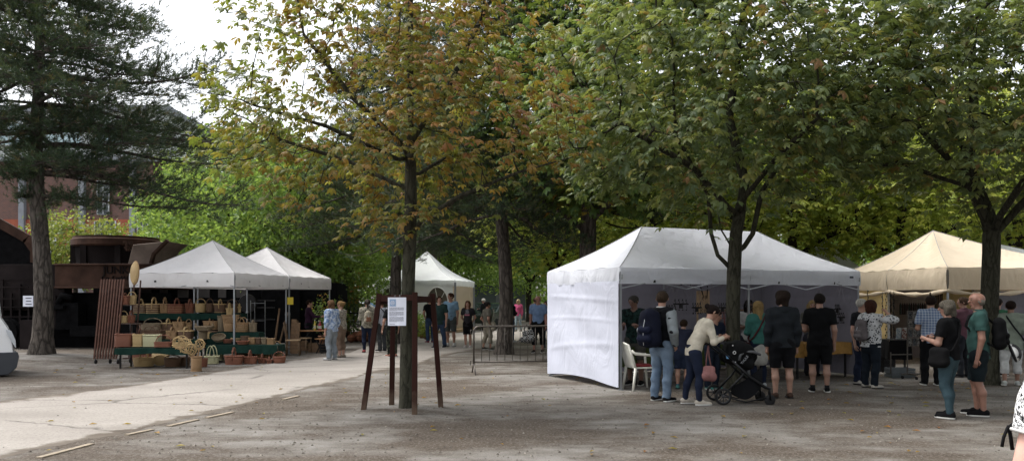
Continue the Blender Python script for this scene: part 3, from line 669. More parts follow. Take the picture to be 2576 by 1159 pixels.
# party tent at the end of the path
T0 = Vector((-2.82, 39.6)); g1 = Vector((-4.1, .9)); g2 = Vector((.76, 3.9))
root = empty('party_tent', (T0.x, T0.y, 0), 0, 'white pagoda party tent with scalloped edge and arched windows beside the path', 'party tent')
ct = (g1+g2)/2; canopy([(0,0), tuple(g2), tuple(g1+g2), tuple(g1)], 2.6, 2.28, (ct.x, ct.y, 4.2), sag=.1, mats=CV_FAR, parent=root, scallop=.06, concave=.13, n=18)
g1n = g1.normalized()
for p in ((0,0), g2, g1+g2, g1): mb = MB(); mb.bar((p[0]*.98, p[1]*.98, 0), (p[0]*.98, p[1]*.98, 2.5), .1, .1); mb.build('corner_post', POLE, root)
wall(root, g1*.98, g1*.03, .1, 2.5, CV_FAR, 'front_wall', fold=.4, seed=2); wall(root, g1+g2, g1, .1, 2.5, CV_FAR, 'side_wall', fold=.4); wall(root, g2, g1+g2, .1, 2.5, CV_BEIGE, 'back_wall', fold=.4)
mb = MB(); q0 = g2*.5; mb.box((q0.x, q0.y, .07), (.12, 3.7, .12), rz=-.19); mb.box((ct.x, ct.y, .05), (3.7, 3.7, .08), rz=-.19); mb.build('floor_board', WOODP, root)
rzf = math.atan2(-g1n.y, -g1n.x)
for t in (.22, .8):
    q = g1*t; fr = empty('window', (q.x, q.y-.07, .75), rzf); fr.parent = root
    sh = [(-.55,0), (.55,0)]+[(.55*math.cos(a), .75+.75*math.sin(a)) for a in np.linspace(0, math.pi, 17)]
    MB().prism(sh, -.01, .01).build('pane', plain('dim_window_film', '#5c554b', .3, 0, .3, 3), fr)
    b = MB(); b.tube([(x, -.02, z) for x, z in sh], .02, 6, closed=True); b.bar((-.1,-.02,1.45), (.05,-.02,.75), .025); b.bar((.4,-.02,1.3), (.1,-.02,.75), .025)
    for z in (0.05, .35, .7): b.bar((-.54,-.02,z), (.54,-.02,z), .025)
    b.build('frame', plain('window_trim', '#d8d8d4'), fr)
# ---------------------------------------------------------------- buildings far left
def brick_mat():
    m = NT('old_brick'); v = m.co(rot=(R(90),0,0)); b = m.n('TexBrick'); m.l(v, b.inputs['Vector']); b.inputs['Scale'].default_value = 3.2
    b.inputs['Color1'].default_value = (.16,.07,.05,1); b.inputs['Color2'].default_value = (.1,.05,.04,1); b.inputs['Mortar'].default_value = (.2,.17,.15,1); b.inputs['Mortar Size'].default_value = .02
    m.set(Base_Color=m.mix(m.math('MULTIPLY', m.noise(m.co(), .6, 5), .5), b.outputs[0], (.09,.055,.05,1)), Roughness=.9); return m.mat
BRICK = brick_mat(); TERRA = plain('terracotta_render', '#93513c', .85, 0, .15, 2); CONC = plain('grey_concrete', '#7e8288', .85, 0, .15, 2); PALE = plain('pale_facade_panel', '#c3c8c8', .7, 0, .06, 1)
SKYG = NT('pale_roof_glass').set(Base_Color=(.42,.56,.6,1), Roughness=.15).mat; FRAMEG = plain('grey_window_frame', '#a9adb0', .5)
root = empty('brick_factory', (0, 62, 0), 0, 'old brick factory with grey pilasters, orange band and arched glass attic behind the pine', 'factory building')
b = MB(); X0, X1 = xat(-500, 62), xat(408, 62); z1 = zat(405, 62); zb0, zb1 = zat(640, 62), zat(552, 62)
b.box(((X0+X1)/2, 4, z1/2), (X1-X0, 8, z1)); b.build('wall', BRICK, root)
b = MB(); b.box(((X0+X1)/2, -.06, (zb0+zb1)/2-1), (X1-X0, .1, zb1-zb0+2)); b.build('orange_band', TERRA, root)
for u in (-240, -90, 60, 210, 337): MB().box((xat(u, 62), -.2, z1/2), (.42, .35, z1)).build('pilaster', CONC, root)
zc = zat(285, 62); b = MB(); b.box(((X0+X1)/2, 4, (z1+zc)/2), (X1-X0+.6, 8.4, zc-z1)); b.build('attic', PALE, root)
b = MB(); b.box(((X0+X1)/2, 4, zc+.25), (X1-X0+1.4, 9.2, .5)); b.box(((X0+X1)/2, 4, z1+.1), (X1-X0+1, 8.8, .35)); b.build('cornice', CONC, root)
def window(parent, x, z0_, w_, h_, arch=False, y=-.1, glass=None, bars=(2, 3)):
    wn = empty('window', (x, y, z0_), 0); wn.parent = parent
    sh = [(-w_/2,0), (w_/2,0)]+([(w_/2*math.cos(a), h_-w_/2+w_/2*math.sin(a)) for a in np.linspace(0, math.pi, 17)] if arch else [(w_/2,h_), (-w_/2,h_)])
    MB().prism(sh, -.02, .02).build('pane', glass or GLASS, wn); f = MB(); f.tube([(px, -.05, pz) for px, pz in sh], .06, 6, closed=True)
    for i in range(1, bars[0]): f.bar((-w_/2+w_*i/bars[0], -.05, .05), (-w_/2+w_*i/bars[0], -.05, h_-.05), .06)
    for j in range(1, bars[1]): f.bar((-w_/2+.05, -.05, h_*j/bars[1]), (w_/2-.05, -.05, h_*j/bars[1]), .05)
    f.build('frame', FRAMEG, wn)
for u in (-165, -15, 118, 268, 375): window(root, xat(u, 62), 1.2, 1.6, zat(556, 62)-1.2, bars=(4, 5), y=-.16)
for u in (45, 165, 285): window(root, xat(u, 62), zat(368, 62), 2.9, 1.75, True, y=-.32, glass=SKYG, bars=(3, 2))
window(root, xat(262, 62), zat(540, 62), .9, 2.6, bars=(2, 3), y=-.1)
# ---------------------------------------------------------------- the rusty slag ladle car
root = empty('ladle_wagon', (xat(235, 27), 27, 0), 0, 'huge rusty ladle wagon standing behind the pine and basket rack', 'railway wagon'); ox = xat(235, 27); Y = 27
def lx(u, y=27): return xat(u, y)-ox
b = MB(); z0, z1 = zat(725, Y), zat(663, Y); b.box(((lx(140)+lx(395))/2, .2, (z0+z1)/2), (lx(395)-lx(140), .5, z1-z0)); 
MB().box(((lx(140)+lx(395))/2, 3.4, (z0+z1)/2), (lx(395)-lx(140), .4, z1-z0)).build('side_beam', RUST, root)
b.box(((lx(140)+lx(395))/2, -.08, z1-.03), (lx(395)-lx(140), .1, .06)); b.box(((lx(140)+lx(395))/2, -.08, z0+.03), (lx(395)-lx(140), .1, .06)); b.build('side_beam', RUST, root, bevel=.015)
b = MB(); zr = zat(590, Y); rr = (lx(330)-lx(128))/2*1.03; cx = lx(230)
b.lathe([(rr*.86, z1-.6), (rr*.93, z1), (rr*.96, zr-.35), (rr*1.0, zr-.32), (rr*1.04, zr-.28), (rr*1.04, zr-.1), (rr*1.0, zr-.06), (rr*1.0, zr), (rr*.93, zr), (rr*.9, zr-.3), (rr*.8, z1)], (cx, 1.75, 0), 48, cap=False); b.build('ladle', RUSTD, root)
b = MB(); b.lathe([(rr*1.0, zr-.34), (rr*1.055, zr-.29), (rr*1.055, zr-.09), (rr*1.01, zr-.05), (rr*1.01, zr+.02), (rr*.93, zr+.02)], (cx, 1.75, 0), 48, cap=False, flat=True); b.build('ladle_rim', RUST, root)
for a in (-150, -112, -62, -28): x, y = cx+rr*.97*math.cos(R(a)), 1.75+rr*.97*math.sin(R(a)); b = MB(); b.bar((x, y-.04, z1-.1), (x*1.0, y-.04, zr-.2), .2, .06); b.build('rib', RUSTD, root)
b = MB(); b.prism([(lx(318), z1-.02), (lx(378), z1-.02), (lx(385), zat(640, Y)), (lx(392), zat(626, Y)), (lx(418), zat(606, Y)), (lx(330), zat(615, Y))], .1, 1.9); b.build('side_plate', RUSTL, root, bevel=.02)
b = MB(); b.bar((lx(380), 0, z1), (lx(388), 0, zat(636, Y)), .18, .08); b.bar((lx(388), 0, zat(638, Y)), (lx(422), 0, zat(604, Y)), .18, .08); b.build('bracket', RUST, root)
b = MB()
for i, (du, dv) in enumerate(((0,0),(5,8),(2,16),(9,4))): b.box((lx(326+du), -.2, zat(618-8+dv, Y)), (.16, .2, .09), ry=.5*i)
b.build('coupling', RUST, root)
b = MB(); b.prism([(lx(-120), zat(664, Y)), (lx(-120), zat(500, Y)), (lx(-10), zat(560, Y)), (lx(62), zat(602, Y)), (lx(80), zat(625, Y)), (lx(80), zat(664, Y))], .25, .5); b.build('hopper', SHADEBLACK, root)  # flat black sheet standing in for the shaded inside of the hopper
b = MB(); b.bar((lx(-120), .18, zat(497, Y)), (lx(62), .18, zat(600, Y)), .12, .3); b.bar((lx(60), .18, zat(598, Y)), (lx(80), .18, zat(626, Y)), .12, .3); b.bar((lx(80), .18, zat(624, Y)), (lx(80), .18, zat(660, Y)), .12, .35); b.build('hopper_rim', RUST, root)
b = MB(); b.box(((lx(-120)+lx(160))/2, .3, (zat(780, Y)+zat(664, Y))/2), (lx(160)-lx(-120), .5, zat(664, Y)-zat(780, Y))); b.build('side_panel', RUSTD, root, bevel=.02)
b = MB()
for k in range(7): u = 8+k*22; b.bar((lx(u), -.03, zat(825, Y)), (lx(u), -.03, zat(700+(k*37 % 60), Y)), .06, .06)
for v in (702, 722, 751, 772, 796, 812): b.bar((lx(0), -.06, zat(v, Y)), (lx(60+(v*7 % 90)), -.06, zat(v, Y)), .035, .035)
b.box((lx(82), -.15, zat(845, Y)), (.5, .3, 1.1)); b.box((lx(85), -.32, zat(845, Y)), (.32, .04, .9)); b.tube([(lx(110), -.2, .9), (lx(112), -.2, 2.1), (lx(104), -.2, 2.3)], .03, 8); b.build('pipework', RUSTD, root)
for x in (lx(20), lx(320)):
    for dz in (.55,): b = MB(); b.lathe([(.05,-.09), (.5,-.09), (.52,-.02), (.44,0), (.42,.09), (.05,.09)], (x, -.1, dz), 24, M=Matrix.Rotation(R(90), 3, 'X'), flat=True); b.build('wheel', SHADEBLACK, root)
b = MB(); b.box(((lx(-100)+lx(330))/2, 1.9, .95), (lx(330)-lx(-100), 2.6, 1.9)); b.box((lx(165), .2, 1.1), (.9, .5, .9)); b.tube([(lx(150), -.05, 1.55), (lx(160), -.05, 1.8), (lx(185), -.05, 1.7)], .12, 10); b.box((lx(150), -.1, 1.4), (.5, .3, .12)); b.box((lx(215), 0, .6), (.9, .3, .35)); b.build('undercarriage', SHADEBLACK, root)
def text(s_, loc, size, mat, parent=None, rz=0, name='lettering', ext=.01, rx=90, align='LEFT'):
    c = bpy.data.curves.new(name, 'FONT'); c.body = s_; c.size = size; c.extrude = ext; c.align_x = align
    o = bpy.data.objects.new(name, c); COL.objects.link(o); c.materials.append(mat); o.location = loc; o.rotation_euler = (R(rx), 0, rz)
    me = bpy.data.meshes.new_from_object(o.evaluated_get(bpy.context.evaluated_depsgraph_get())); n = bpy.data.objects.new(name, me); COL.objects.link(n)
    n.location = o.location; n.rotation_euler = o.rotation_euler; bpy.data.objects.remove(o); me.materials.clear(); me.materials.append(mat)
    if parent: n.parent = parent
    return n
text('JÜNKER', (lx(262), -.07, zat(688, Y)), .36, RUSTD, root, ext=.02); text('Co. GmbH', (lx(258), -.07, zat(704, Y)), .2, RUSTD, root, ext=.02)
b = MB(); p = at(71, 757, 26.6); b.box((p.x, p.y, p.z), (.34, .02, .36)); sg = tag(b.build('sign', PAPER), 'small white notice board with three black lines on the wagon', 'notice')
t_ = MB()
for k in range(3): t_.box((p.x+.02, p.y-.014, p.z+.1-.1*k), (.2-.03*(k == 1), .006, .028))
t_.build('lettering', INK, sg)
# machinery behind the basket tents, its black taking in the shade there
b0 = Vector((xat(470, 30.5), 30.5, 0)); root = empty('rolling_machine', b0, 0, 'long shade-darkened industrial machine with shelves behind the basket stall', 'machine')
b = MB(); b.box((1.0, 1.2, 1.15), (9.4, 2, 2.3)); b.box((-2.6, .2, .9), (1.4, 1.0, 1.8)); b.box((.4, .1, .6), (2.2, .9, 1.2)); b.box((3.6, .3, 1.0), (1.5, .7, 2.0)); b.build('housing', SHADEBLACK, root, bevel=.03)
PG = plain('greasy_grey_panel', '#4a4644', .7)
for k in range(8): b = MB(); b.box((-3.2+k*.75, .15, 1.95), (.3+.12*(k % 3), .04, .45)); b.build('panel', PG, root)
b = MB()
for k in range(6): b.bar((-3+k*.55, -.1, .3), (-3+k*.55, -.1, 1.5), .05)
for z in (.9, 1.35, 1.62): b.bar((-3.4, -.12, z), (3.4, -.12, z), .05)
b.lathe([(.02,-.05), (.34,-.05), (.36,0), (.34,.05), (.02,.05)], (2.4, -.2, 1.5), 22, M=Matrix.Rotation(R(90), 3, 'X'), flat=True); b.build('framework', DKMET, root)
# end-of-path undergrowth and far wood
def thicket(name, label, box, n, size, mat, cat):
    x0, x1, y0, y1, z0, z1 = box; C = np.stack([rng.uniform(x0, x1, n), rng.uniform(y0, y1, n), z0+(z1-z0)*rng.random(n)**.8], 1)
    top = z1*(.72+.28*np.sin(C[:,0]*.9)*np.sin(C[:,0]*.37+1)); C = C[C[:,2] < top]
    D = rng.normal(0, .5, (len(C),3))+np.array([0,-.6,.4]); V, F, t = spray_cloud(C, D, size, 9); return tag(raw(name, V, F, mat, attr=np.clip(t, 0, 1)), label, cat, kind='stuff')
thicket('undergrowth', 'dense green undergrowth closing the view between the trunks beyond the path', (-38, 50, 84, 90, 0, 13), 9000, .5, L_BACK, 'undergrowth')
thicket('undergrowth', 'light green scrub below the trees behind the white and beige tents', (3, 34, 44, 47, 0, 5.5), 4200, .3, L_BACK, 'undergrowth')
thicket('undergrowth', 'dark green scrub behind the machinery and the basket tents', (-17, -6.4, 33.4, 35, 0, 3.8), 2200, .22, L_GRN, 'undergrowth')
# ---------------------------------------------------------------- people: smooth bodies grown from joints
def _fold(P, amp, seed):
    return amp*(np.sin(P[...,0]*31+P[...,2]*17+seed)*.5+np.sin(P[...,2]*43+P[...,1]*25+seed*2)*.35+np.sin(P[...,0]*13-P[...,2]*29+seed*3)*.5)
def field(prims, X, k, D0=.25):
    """prims: (a, b, ra, rb, sy) round cones, flattened by sy in depth"""
    D = np.full(X[0].shape, D0, np.float32)
    for pr in prims:
        a, b, ra, rb = np.array(pr[0], float), np.array(pr[1], float), pr[2], pr[3]; sy = pr[4] if len(pr) > 4 else 1.0; kk = pr[5] if len(pr) > 5 else k
        r = max(ra, rb)+.1; lo = np.minimum(a, b)-r; hi = np.maximum(a, b)+r; sl_ = []
        for ax in range(3):
            c = X[3][ax]; i0, i1 = np.searchsorted(c, lo[ax]), np.searchsorted(c, hi[ax]); sl_.append(slice(i0, i1))
        sl_ = tuple(sl_)
        if D[sl_].size == 0: continue
        px, py, pz = X[0][sl_]-a[0], (X[1][sl_]-a[1])/sy, X[2][sl_]-a[2]; d = b-a; d = np.array([d[0], d[1]/sy, d[2]]); L = d@d
        t = np.clip((px*d[0]+py*d[1]+pz*d[2])/(L+1e-9), 0, 1)
        q = np.sqrt((px-t*d[0])**2+(py-t*d[1])**2+(pz-t*d[2])**2)-(ra+(rb-ra)*t)
        if sy < 1: q = q*(.5+.5*sy)
        o = D[sl_]; h = np.clip(.5+.5*(o-q)/kk, 0, 1); D[sl_] = o*(1-h)+q*h-kk*h*(1-h)
    return D
def gridof(lo, hi, h):
    ax = [np.arange(lo[i]-3*h, hi[i]+3*h, h, dtype=np.float32) for i in range(3)]
    g = np.meshgrid(*ax, indexing='ij'); return (g[0], g[1], g[2], ax)
def nets(D, X, h):
    """naive surface nets"""
    s_ = D < 0; ax = X[3]; n = D.shape
    c = [D[:-1,:-1,:-1], D[1:,:-1,:-1], D[:-1,1:,:-1], D[1:,1:,:-1], D[:-1,:-1,1:], D[1:,:-1,1:], D[:-1,1:,1:], D[1:,1:,1:]]
    neg = sum((x < 0).astype(np.int8) for x in c); act = (neg > 0) & (neg < 8); idx = -np.ones(act.shape, np.int32); I = np.argwhere(act)
    if len(I) == 0: return np.zeros((0,3)), np.zeros((0,4), int)
    idx[act] = np.arange(len(I)); cv = np.stack([x[act] for x in c], 1)
    off = np.array([[0,0,0],[1,0,0],[0,1,0],[1,1,0],[0,0,1],[1,0,1],[0,1,1],[1,1,1]], float); P = np.zeros((len(I),3)); W = np.zeros(len(I))
    for a, b in ((0,1),(2,3),(4,5),(6,7),(0,2),(1,3),(4,6),(5,7),(0,4),(1,5),(2,6),(3,7)):
        va, vb = cv[:,a], cv[:,b]; m = (va < 0) != (vb < 0); t = np.where(m, va/(va-vb+1e-12), 0)[:,None]
        P += m[:,None]*(off[a]+(off[b]-off[a])*t); W += m
    P = P/W[:,None]+I; V = np.stack([ax[0][0]+P[:,0]*h, ax[1][0]+P[:,1]*h, ax[2][0]+P[:,2]*h], 1); F = []
    for A in range(3):
        sl0 = [slice(1,-1)]*3; sl1 = [slice(1,-1)]*3; sl0[A] = slice(0,-1); sl1[A] = slice(1,None); sa, sb = s_[tuple(sl0)], s_[tuple(sl1)]
        E = np.argwhere(sa != sb); fl = sa[sa != sb]; o = [1,1,1]; o[A] = 0; E = E+np.array(o); B, C = [(1,2),(2,0),(0,1)][A]
        def q(db, dc):
            e = E.copy(); e[:,B] += db; e[:,C] += dc; return idx[e[:,0], e[:,1], e[:,2]]
        f = np.stack([q(-1,-1), q(0,-1), q(0,0), q(-1,0)], 1); f[~fl] = f[~fl][:,::-1]; F.append(f)
    F = np.concatenate(F); return V, F[(F >= 0).all(1)]
def sdf_obj(name, prims, mat, parent, h, k=.03, clip=None, seed=0, fold=0, sub=None, extra=()):
    allp = list(prims)+[q for e in extra for q in e[0]]
    lo = np.min([np.minimum(p[0], p[1])-max(p[2], p[3])-.03 for p in allp], 0); hi = np.max([np.maximum(p[0], p[1])+max(p[2], p[3])+.03 for p in allp], 0)
    X = gridof(lo, hi, h); D = field(prims, X, k)
    for (pp, q, a_) in extra:      # limbs of a garment, each cut square at its own end
        E = np.maximum(field(pp, X, k), (X[0]-q[0])*a_[0]+(X[1]-q[1])*a_[1]+(X[2]-q[2])*a_[2]); hh = np.clip(.5+.5*(D-E)/.02, 0, 1); D = D*(1-hh)+E*hh-.02*hh*(1-hh)
    if fold: D = D+_fold(np.stack(X[:3], -1), fold, seed)
    if sub: D = np.maximum(D, -field(sub, X, .01))
    if clip: D = np.maximum(D, clip(X[0], X[1], X[2]))
    V, F = nets(D, X, h)
    if len(F) == 0: return None
    return raw(name, V, F, mat, parent, smooth=True)
ARMS = {  # elbow offset from the shoulder, wrist offset from the elbow; x outwards, y forwards, fractions of body height
 'down': ((.028,-.012,-.18), (.0,.03,-.15)), 'hang': ((.045,.01,-.178), (.01,.045,-.145)), 'pocket': ((.062,-.055,-.165), (-.035,.075,-.12)),
 'phone': ((.022,.03,-.172), (-.045,.115,.03)), 'phone2': ((.03,.015,-.175), (-.065,.12,.035)), 'back': ((.05,-.055,-.165), (-.075,-.05,-.11)),
 'head': ((.15,.06,-.02), (-.13,.02,.085)), 'hip': ((.075,-.05,-.16), (-.065,.06,-.1)), 'reach': ((.0,.09,-.14), (-.02,.145,.0)), 'fold': ((.03,.03,-.175), (-.13,.09,.01))}
def person(label, u, vf, H, face, top=('#333333','tee'), bottom=('#2b3a55','long'), shoes='#222222', hair=('#3a2a20','short'), sk='#b98468', girth=1.0, lean=0, stride=.0,
           arms=('down','down'), head=(0,0), foot=None, res=None, belly=0, socks=None, extra=None, Y=None, group=None, seed=None, chest=0, collar=None, twist=0, glasses=False, apart=1.0, slv_=None):
    if Y is None: p = G(u, vf); Y = p.y
    loc = Vector((xat(u, Y), Y, 0)); root = empty('person', loc, R(face), label, 'person', group); seed = seed if seed is not None else int(u)
    h = res or max(.0095, min(.026, Y*.00088)); g = girth; w = (1+(g-1)*.8)
    A = lambda *v: np.array(v, float)*H; hipz = .505*H; cl, sl_ = math.cos(lean), math.sin(lean); pv = A(0, 0, .50)
    def LN(p, t=1.0):      # leans a point forwards about the pelvis
        q = np.array(p, float)-pv; c_, s2 = math.cos(lean*t), math.sin(lean*t); y, z = q[1]*c_+q[2]*s2, -q[1]*s2+q[2]*c_; return pv+np.array([q[0], y, z])
    J = {}; sh = .102*H*(1+(g-1)*.35)
    for s_, sg in (('L', -1), ('R', 1)):
        st = stride*sg; J['hip'+s_] = A(.052*sg*apart, 0, .50); fx = .06*sg*apart*w
        J['kn'+s_] = np.array([fx*H*.98, (.018+st*.5)*H, .272*H]); J['an'+s_] = np.array([fx*H, (st-.012)*H, .043*H+max(0, -st)*.12*H]); J['toe'+s_] = J['an'+s_]+A(.012*sg, .1, -.027); J['heel'+s_] = J['an'+s_]+A(0, -.018, -.022)
        J['sh'+s_] = LN(np.array([sh*sg, -.004*H, .802*H])); e, w2 = ARMS[arms[0 if s_ == 'L' else 1]]
        J['el'+s_] = J['sh'+s_]+A(e[0]*sg*w, e[1]+sl_*.05, e[2]); J['wr'+s_] = J['el'+s_]+A(w2[0]*sg, w2[1], w2[2])
        d = J['wr'+s_]-J['el'+s_]; d /= np.linalg.norm(d); J['pa'+s_] = J['wr'+s_]+d*.045*H; J['d'+s_] = d
    neck = LN(A(0, .002, .835)); hy, hp = head; hc = LN(A(0, .014, .925))+A(0, .02*math.sin(hp)+.3*0, -.012*abs(hp))
    cy, sy = math.cos(R(hy)), math.sin(R(hy)); cp, sp = math.cos(hp), math.sin(hp)
    def HD(x, y, z):       # head-local to body-local (turn, nod)
        y, z = y*cp+z*sp*1.0, -y*sp+z*cp; return hc+np.array([x*cy-y*sy, x*sy+y*cy, z])*H
    # ---- body
    face_p = [(HD(0,-.012,.01), HD(0,.008,.014), .0505*H, .048*H, 1, .02), (HD(0,.012,-.02), HD(0,.024,-.05), .036*H, .02*H, 1, .02), (HD(0,.05,.006), HD(0,.061,-.013), .0055*H, .0085*H, 1, .008),
              (HD(0,.045,-.033), HD(0,.047,-.033), .009*H, .009*H, 1, .006), (HD(-.018,.047,.02), HD(.018,.047,.02), .007*H, .007*H, 1, .01), (HD(-.051,-.004,.008), HD(-.054,-.008,-.012), .008*H, .007*H, 1, .006), (HD(.051,-.004,.008), HD(.054,-.008,-.012), .008*H, .007*H, 1, .006)]
    torso = [(LN(A(0,0,.52), .3), LN(A(0,.004+belly*.3,.60), .6), .088*H*w, (.078+belly*.5)*H*w, .74), (LN(A(0,.004+belly*.3,.60), .6), LN(A(0,.0,.70)), (.078+belly*.5)*H*w, .09*H*w, .76),
             (LN(A(-.05,0,.755)), LN(A(.05,0,.755)), .068*H*w, .068*H*w, .82), (LN(A(-.06,-.006,.80)), LN(A(.06,-.006,.80)), .04*H*w, .04*H*w, .95)]
    if belly > .015: torso.append((LN(A(0,.015,.60)), LN(A(0,.018,.64)), .082*H*w, .08*H*w, .95))
    if chest: torso += [(LN(A(-.035,.04,.735)), LN(A(-.04,.05,.72)), .04*H, .042*H*chest), (LN(A(.035,.04,.735)), LN(A(.04,.05,.72)), .04*H, .042*H*chest)]
    arm = []; leg = []; ag = 1+(g-1)*.7
    for s_ in 'LR':
        arm.append([(J['sh'+s_], J['el'+s_], .031*H*ag, .0235*H*ag), (J['el'+s_], J['wr'+s_], .0245*H*ag, .0155*H)])
        leg.append([(J['hip'+s_], J['kn'+s_], .056*H*w, .032*H*(1+(g-1)*.5)), (J['kn'+s_], .5*(J['kn'+s_]+J['an'+s_])+A(0,-.008,.03), .031*H, .033*H*(1+(g-1)*.5)), (.5*(J['kn'+s_]+J['an'+s_])+A(0,-.008,.03), J['an'+s_], .032*H, .02*H)])
    body = face_p+[(neck-A(0,0,.03), HD(0,-.008,-.03), .036*H, .031*H, 1)]+torso
    for a in arm: body += a
    for l_ in leg: body += l_
    for s_ in 'LR':
        body += [(J['wr'+s_], J['pa'+s_], .013*H, .0175*H, 1, .012), (J['heel'+s_], J['toe'+s_], .018*H, .014*H, 1, .02)]
    bo = sdf_obj('body', body, skin(sk), root, h, .022, seed=seed)
    # fingers, thumb, eyes, brows, lips belong to the same body mesh
    mb = MB(); H_ = H
    for s_, sg in (('L', -1), ('R', 1)):
        d = Vector(J['d'+s_]); side = d.cross(Vector((sg, .2, 0))).normalized(); pal = Vector((-sg*.8, .25, 0)); pal = (pal-d*pal.dot(d)).normalized(); p0 = Vector(J['pa'+s_]); wd = side
        for f, (o, L) in enumerate(((-.0125, .038), (-.0045, .044), (.0035, .041), (.011, .032))):
            b0 = p0+wd*o*H_+d*.006*H_; c1 = b0+(d*.9+pal*.3)*L*.5*H_; c2 = c1+(d*.6+pal*.75)*L*.5*H_; mb.tube([b0-d*.01*H_, b0, c1, c2], [.0052*H_, .0052*H_, .0047*H_, .0036*H_], 6)
        t0 = p0-d*.025*H_-wd*.014*H_; mb.tube([t0, t0-wd*.014*H_+d*.018*H_, t0-wd*.012*H_+d*.036*H_+pal*.008*H_], [.0065*H_, .0058*H_, .0042*H_], 6)
    for sx in (-1, 1):
        mb.ball(HD(.019*sx, .0485, .008), .0058*H, n=6, mi=1); mb.tube([HD(.01*sx,.0535,.0185), HD(.02*sx,.053,.021), HD(.03*sx,.047,.018)], .0016*H, 5, mi=1)
    mb.tube([HD(-.012,.0515,-.031), HD(0,.0555,-.031), HD(.012,.0515,-.031)], .0023*H, 5, mi=2)
    if glasses:
        for sx in (-1, 1): mb.tube([HD(.019*sx+.014*math.cos(a), .057, .008+.011*math.sin(a)) for a in np.linspace(0, 6.28, 10)[:-1]], .0014*H, 4, mi=1, closed=True); mb.tube([HD(.033*sx,.057,.01), HD(.053*sx,.0,.008)], .0012*H, 4, mi=1)
    # merge into the body mesh
    me = bo.data; nv = len(me.vertices); co = np.zeros(nv*3); me.vertices.foreach_get('co', co); npoly = len(me.polygons); vi = np.zeros(npoly*4, np.int32); me.loops.foreach_get('vertex_index', vi)
    Vv = [tuple(x) for x in co.reshape(-1, 3)]+mb.v; Ff = [tuple(x) for x in vi.reshape(-1, 4).tolist()]+[tuple(i+nv for i in f) for f in mb.f]
    m2 = bpy.data.meshes.new('body'); m2.from_pydata(Vv, [], Ff)
    for m_ in (skin(sk), EYEM, LIPM): m2.materials.append(m_)
    m2.polygons.foreach_set('material_index', [0]*npoly+mb.m); m2.polygons.foreach_set('use_smooth', [True]*len(Ff)); m2.update(); bo.data = m2; bpy.data.meshes.remove(me)
    # ---- clothes
    e = .011; tc, tk = top[0], top[1]; tm = tc if not isinstance(tc, str) else fabric(tc); hem = top[2] if len(top) > 2 else .47
    if tk:
        loose = {'tee': .012, 'polo': .013, 'shirt': .014, 'long': .01, 'jacket': .02, 'blouse': .02, 'vest': .012}[tk]
        pr = [(p[0], p[1], p[2]+loose, p[3]+loose)+tuple(p[4:]) for p in torso]+[(LN(A(0,0,.47), .1), LN(A(0,0,.56), .5), .098*H*w+loose*.9, .09*H*w+loose*.6, .74)]
        if hem < .44: pr.append((A(0,0,hem+.01), A(0,0,.5), .108*H*w+loose, .1*H*w+loose, .76))
        frac = {'tee': .68, 'polo': .66, 'shirt': .72, 'long': 2, 'jacket': 2, 'blouse': 1.55, 'vest': 0}[tk]; frac = slv_ or frac; el_p = []
        for i, s_ in enumerate('LR'):
            S0, E0, W0_ = J['sh'+s_], J['el'+s_], J['wr'+s_]; l2 = loose*.8+.002
            if frac <= 0: continue
            if frac < 1: q = S0+(E0-S0)*frac; slv = [(S0-A(0,0,.004), q, .033*H*ag+l2, .031*H*ag+l2+.006)]; a_ = q-S0
            else: q = E0+(W0_-E0)*min(.97, frac-1); slv = [(S0-A(0,0,.004), E0, .033*H*ag+l2, .026*H*ag+l2), (E0, q, .026*H*ag+l2, .018*H+l2)]; a_ = q-E0
            a_ = a_/np.linalg.norm(a_)
            el_p.append((slv, q, a_)); pr.append((S0-A(0,0,.004), S0+(E0-S0)*.12, .035*H*ag+l2, .034*H*ag+l2))
        pr.append((LN(A(0,-.012,.825)), LN(A(0,-.01,.838)), .046*H, .04*H if tk in ('jacket','polo','shirt') else .036*H))
        def clip(x, y, z, el_p=el_p):
            d = (hem*H-z)
            nk = LN(A(0,.01,.865)); r = .046*H if tk in ('jacket','shirt','polo') else .052*H
            return np.maximum(d, r-np.sqrt((x-nk[0])**2+(y-nk[1])**2+(z-nk[2])**2))
        sdf_obj({'tee': 't_shirt', 'polo': 'polo_shirt', 'shirt': 'shirt', 'long': 'pullover', 'jacket': 'jacket', 'blouse': 'blouse', 'vest': 'top'}[tk], pr, tm, root, h, .03, clip, seed, .0068+.002*(tk in ('jacket', 'blouse')), extra=el_p)
        if collar or tk == 'polo':
            c = LN(A(0,-.006,.848)); MB().lathe([(.043*H,-.006), (.046*H,.004), (.04*H,.017), (.037*H,.012)], c, 18, 1, .95, cap=False).build('collar', fabric(collar) if isinstance(collar, str) else tm, root)
    bm, bk = bottom[0], bottom[1]; bm = bm if not isinstance(bm, str) else fabric(bm)
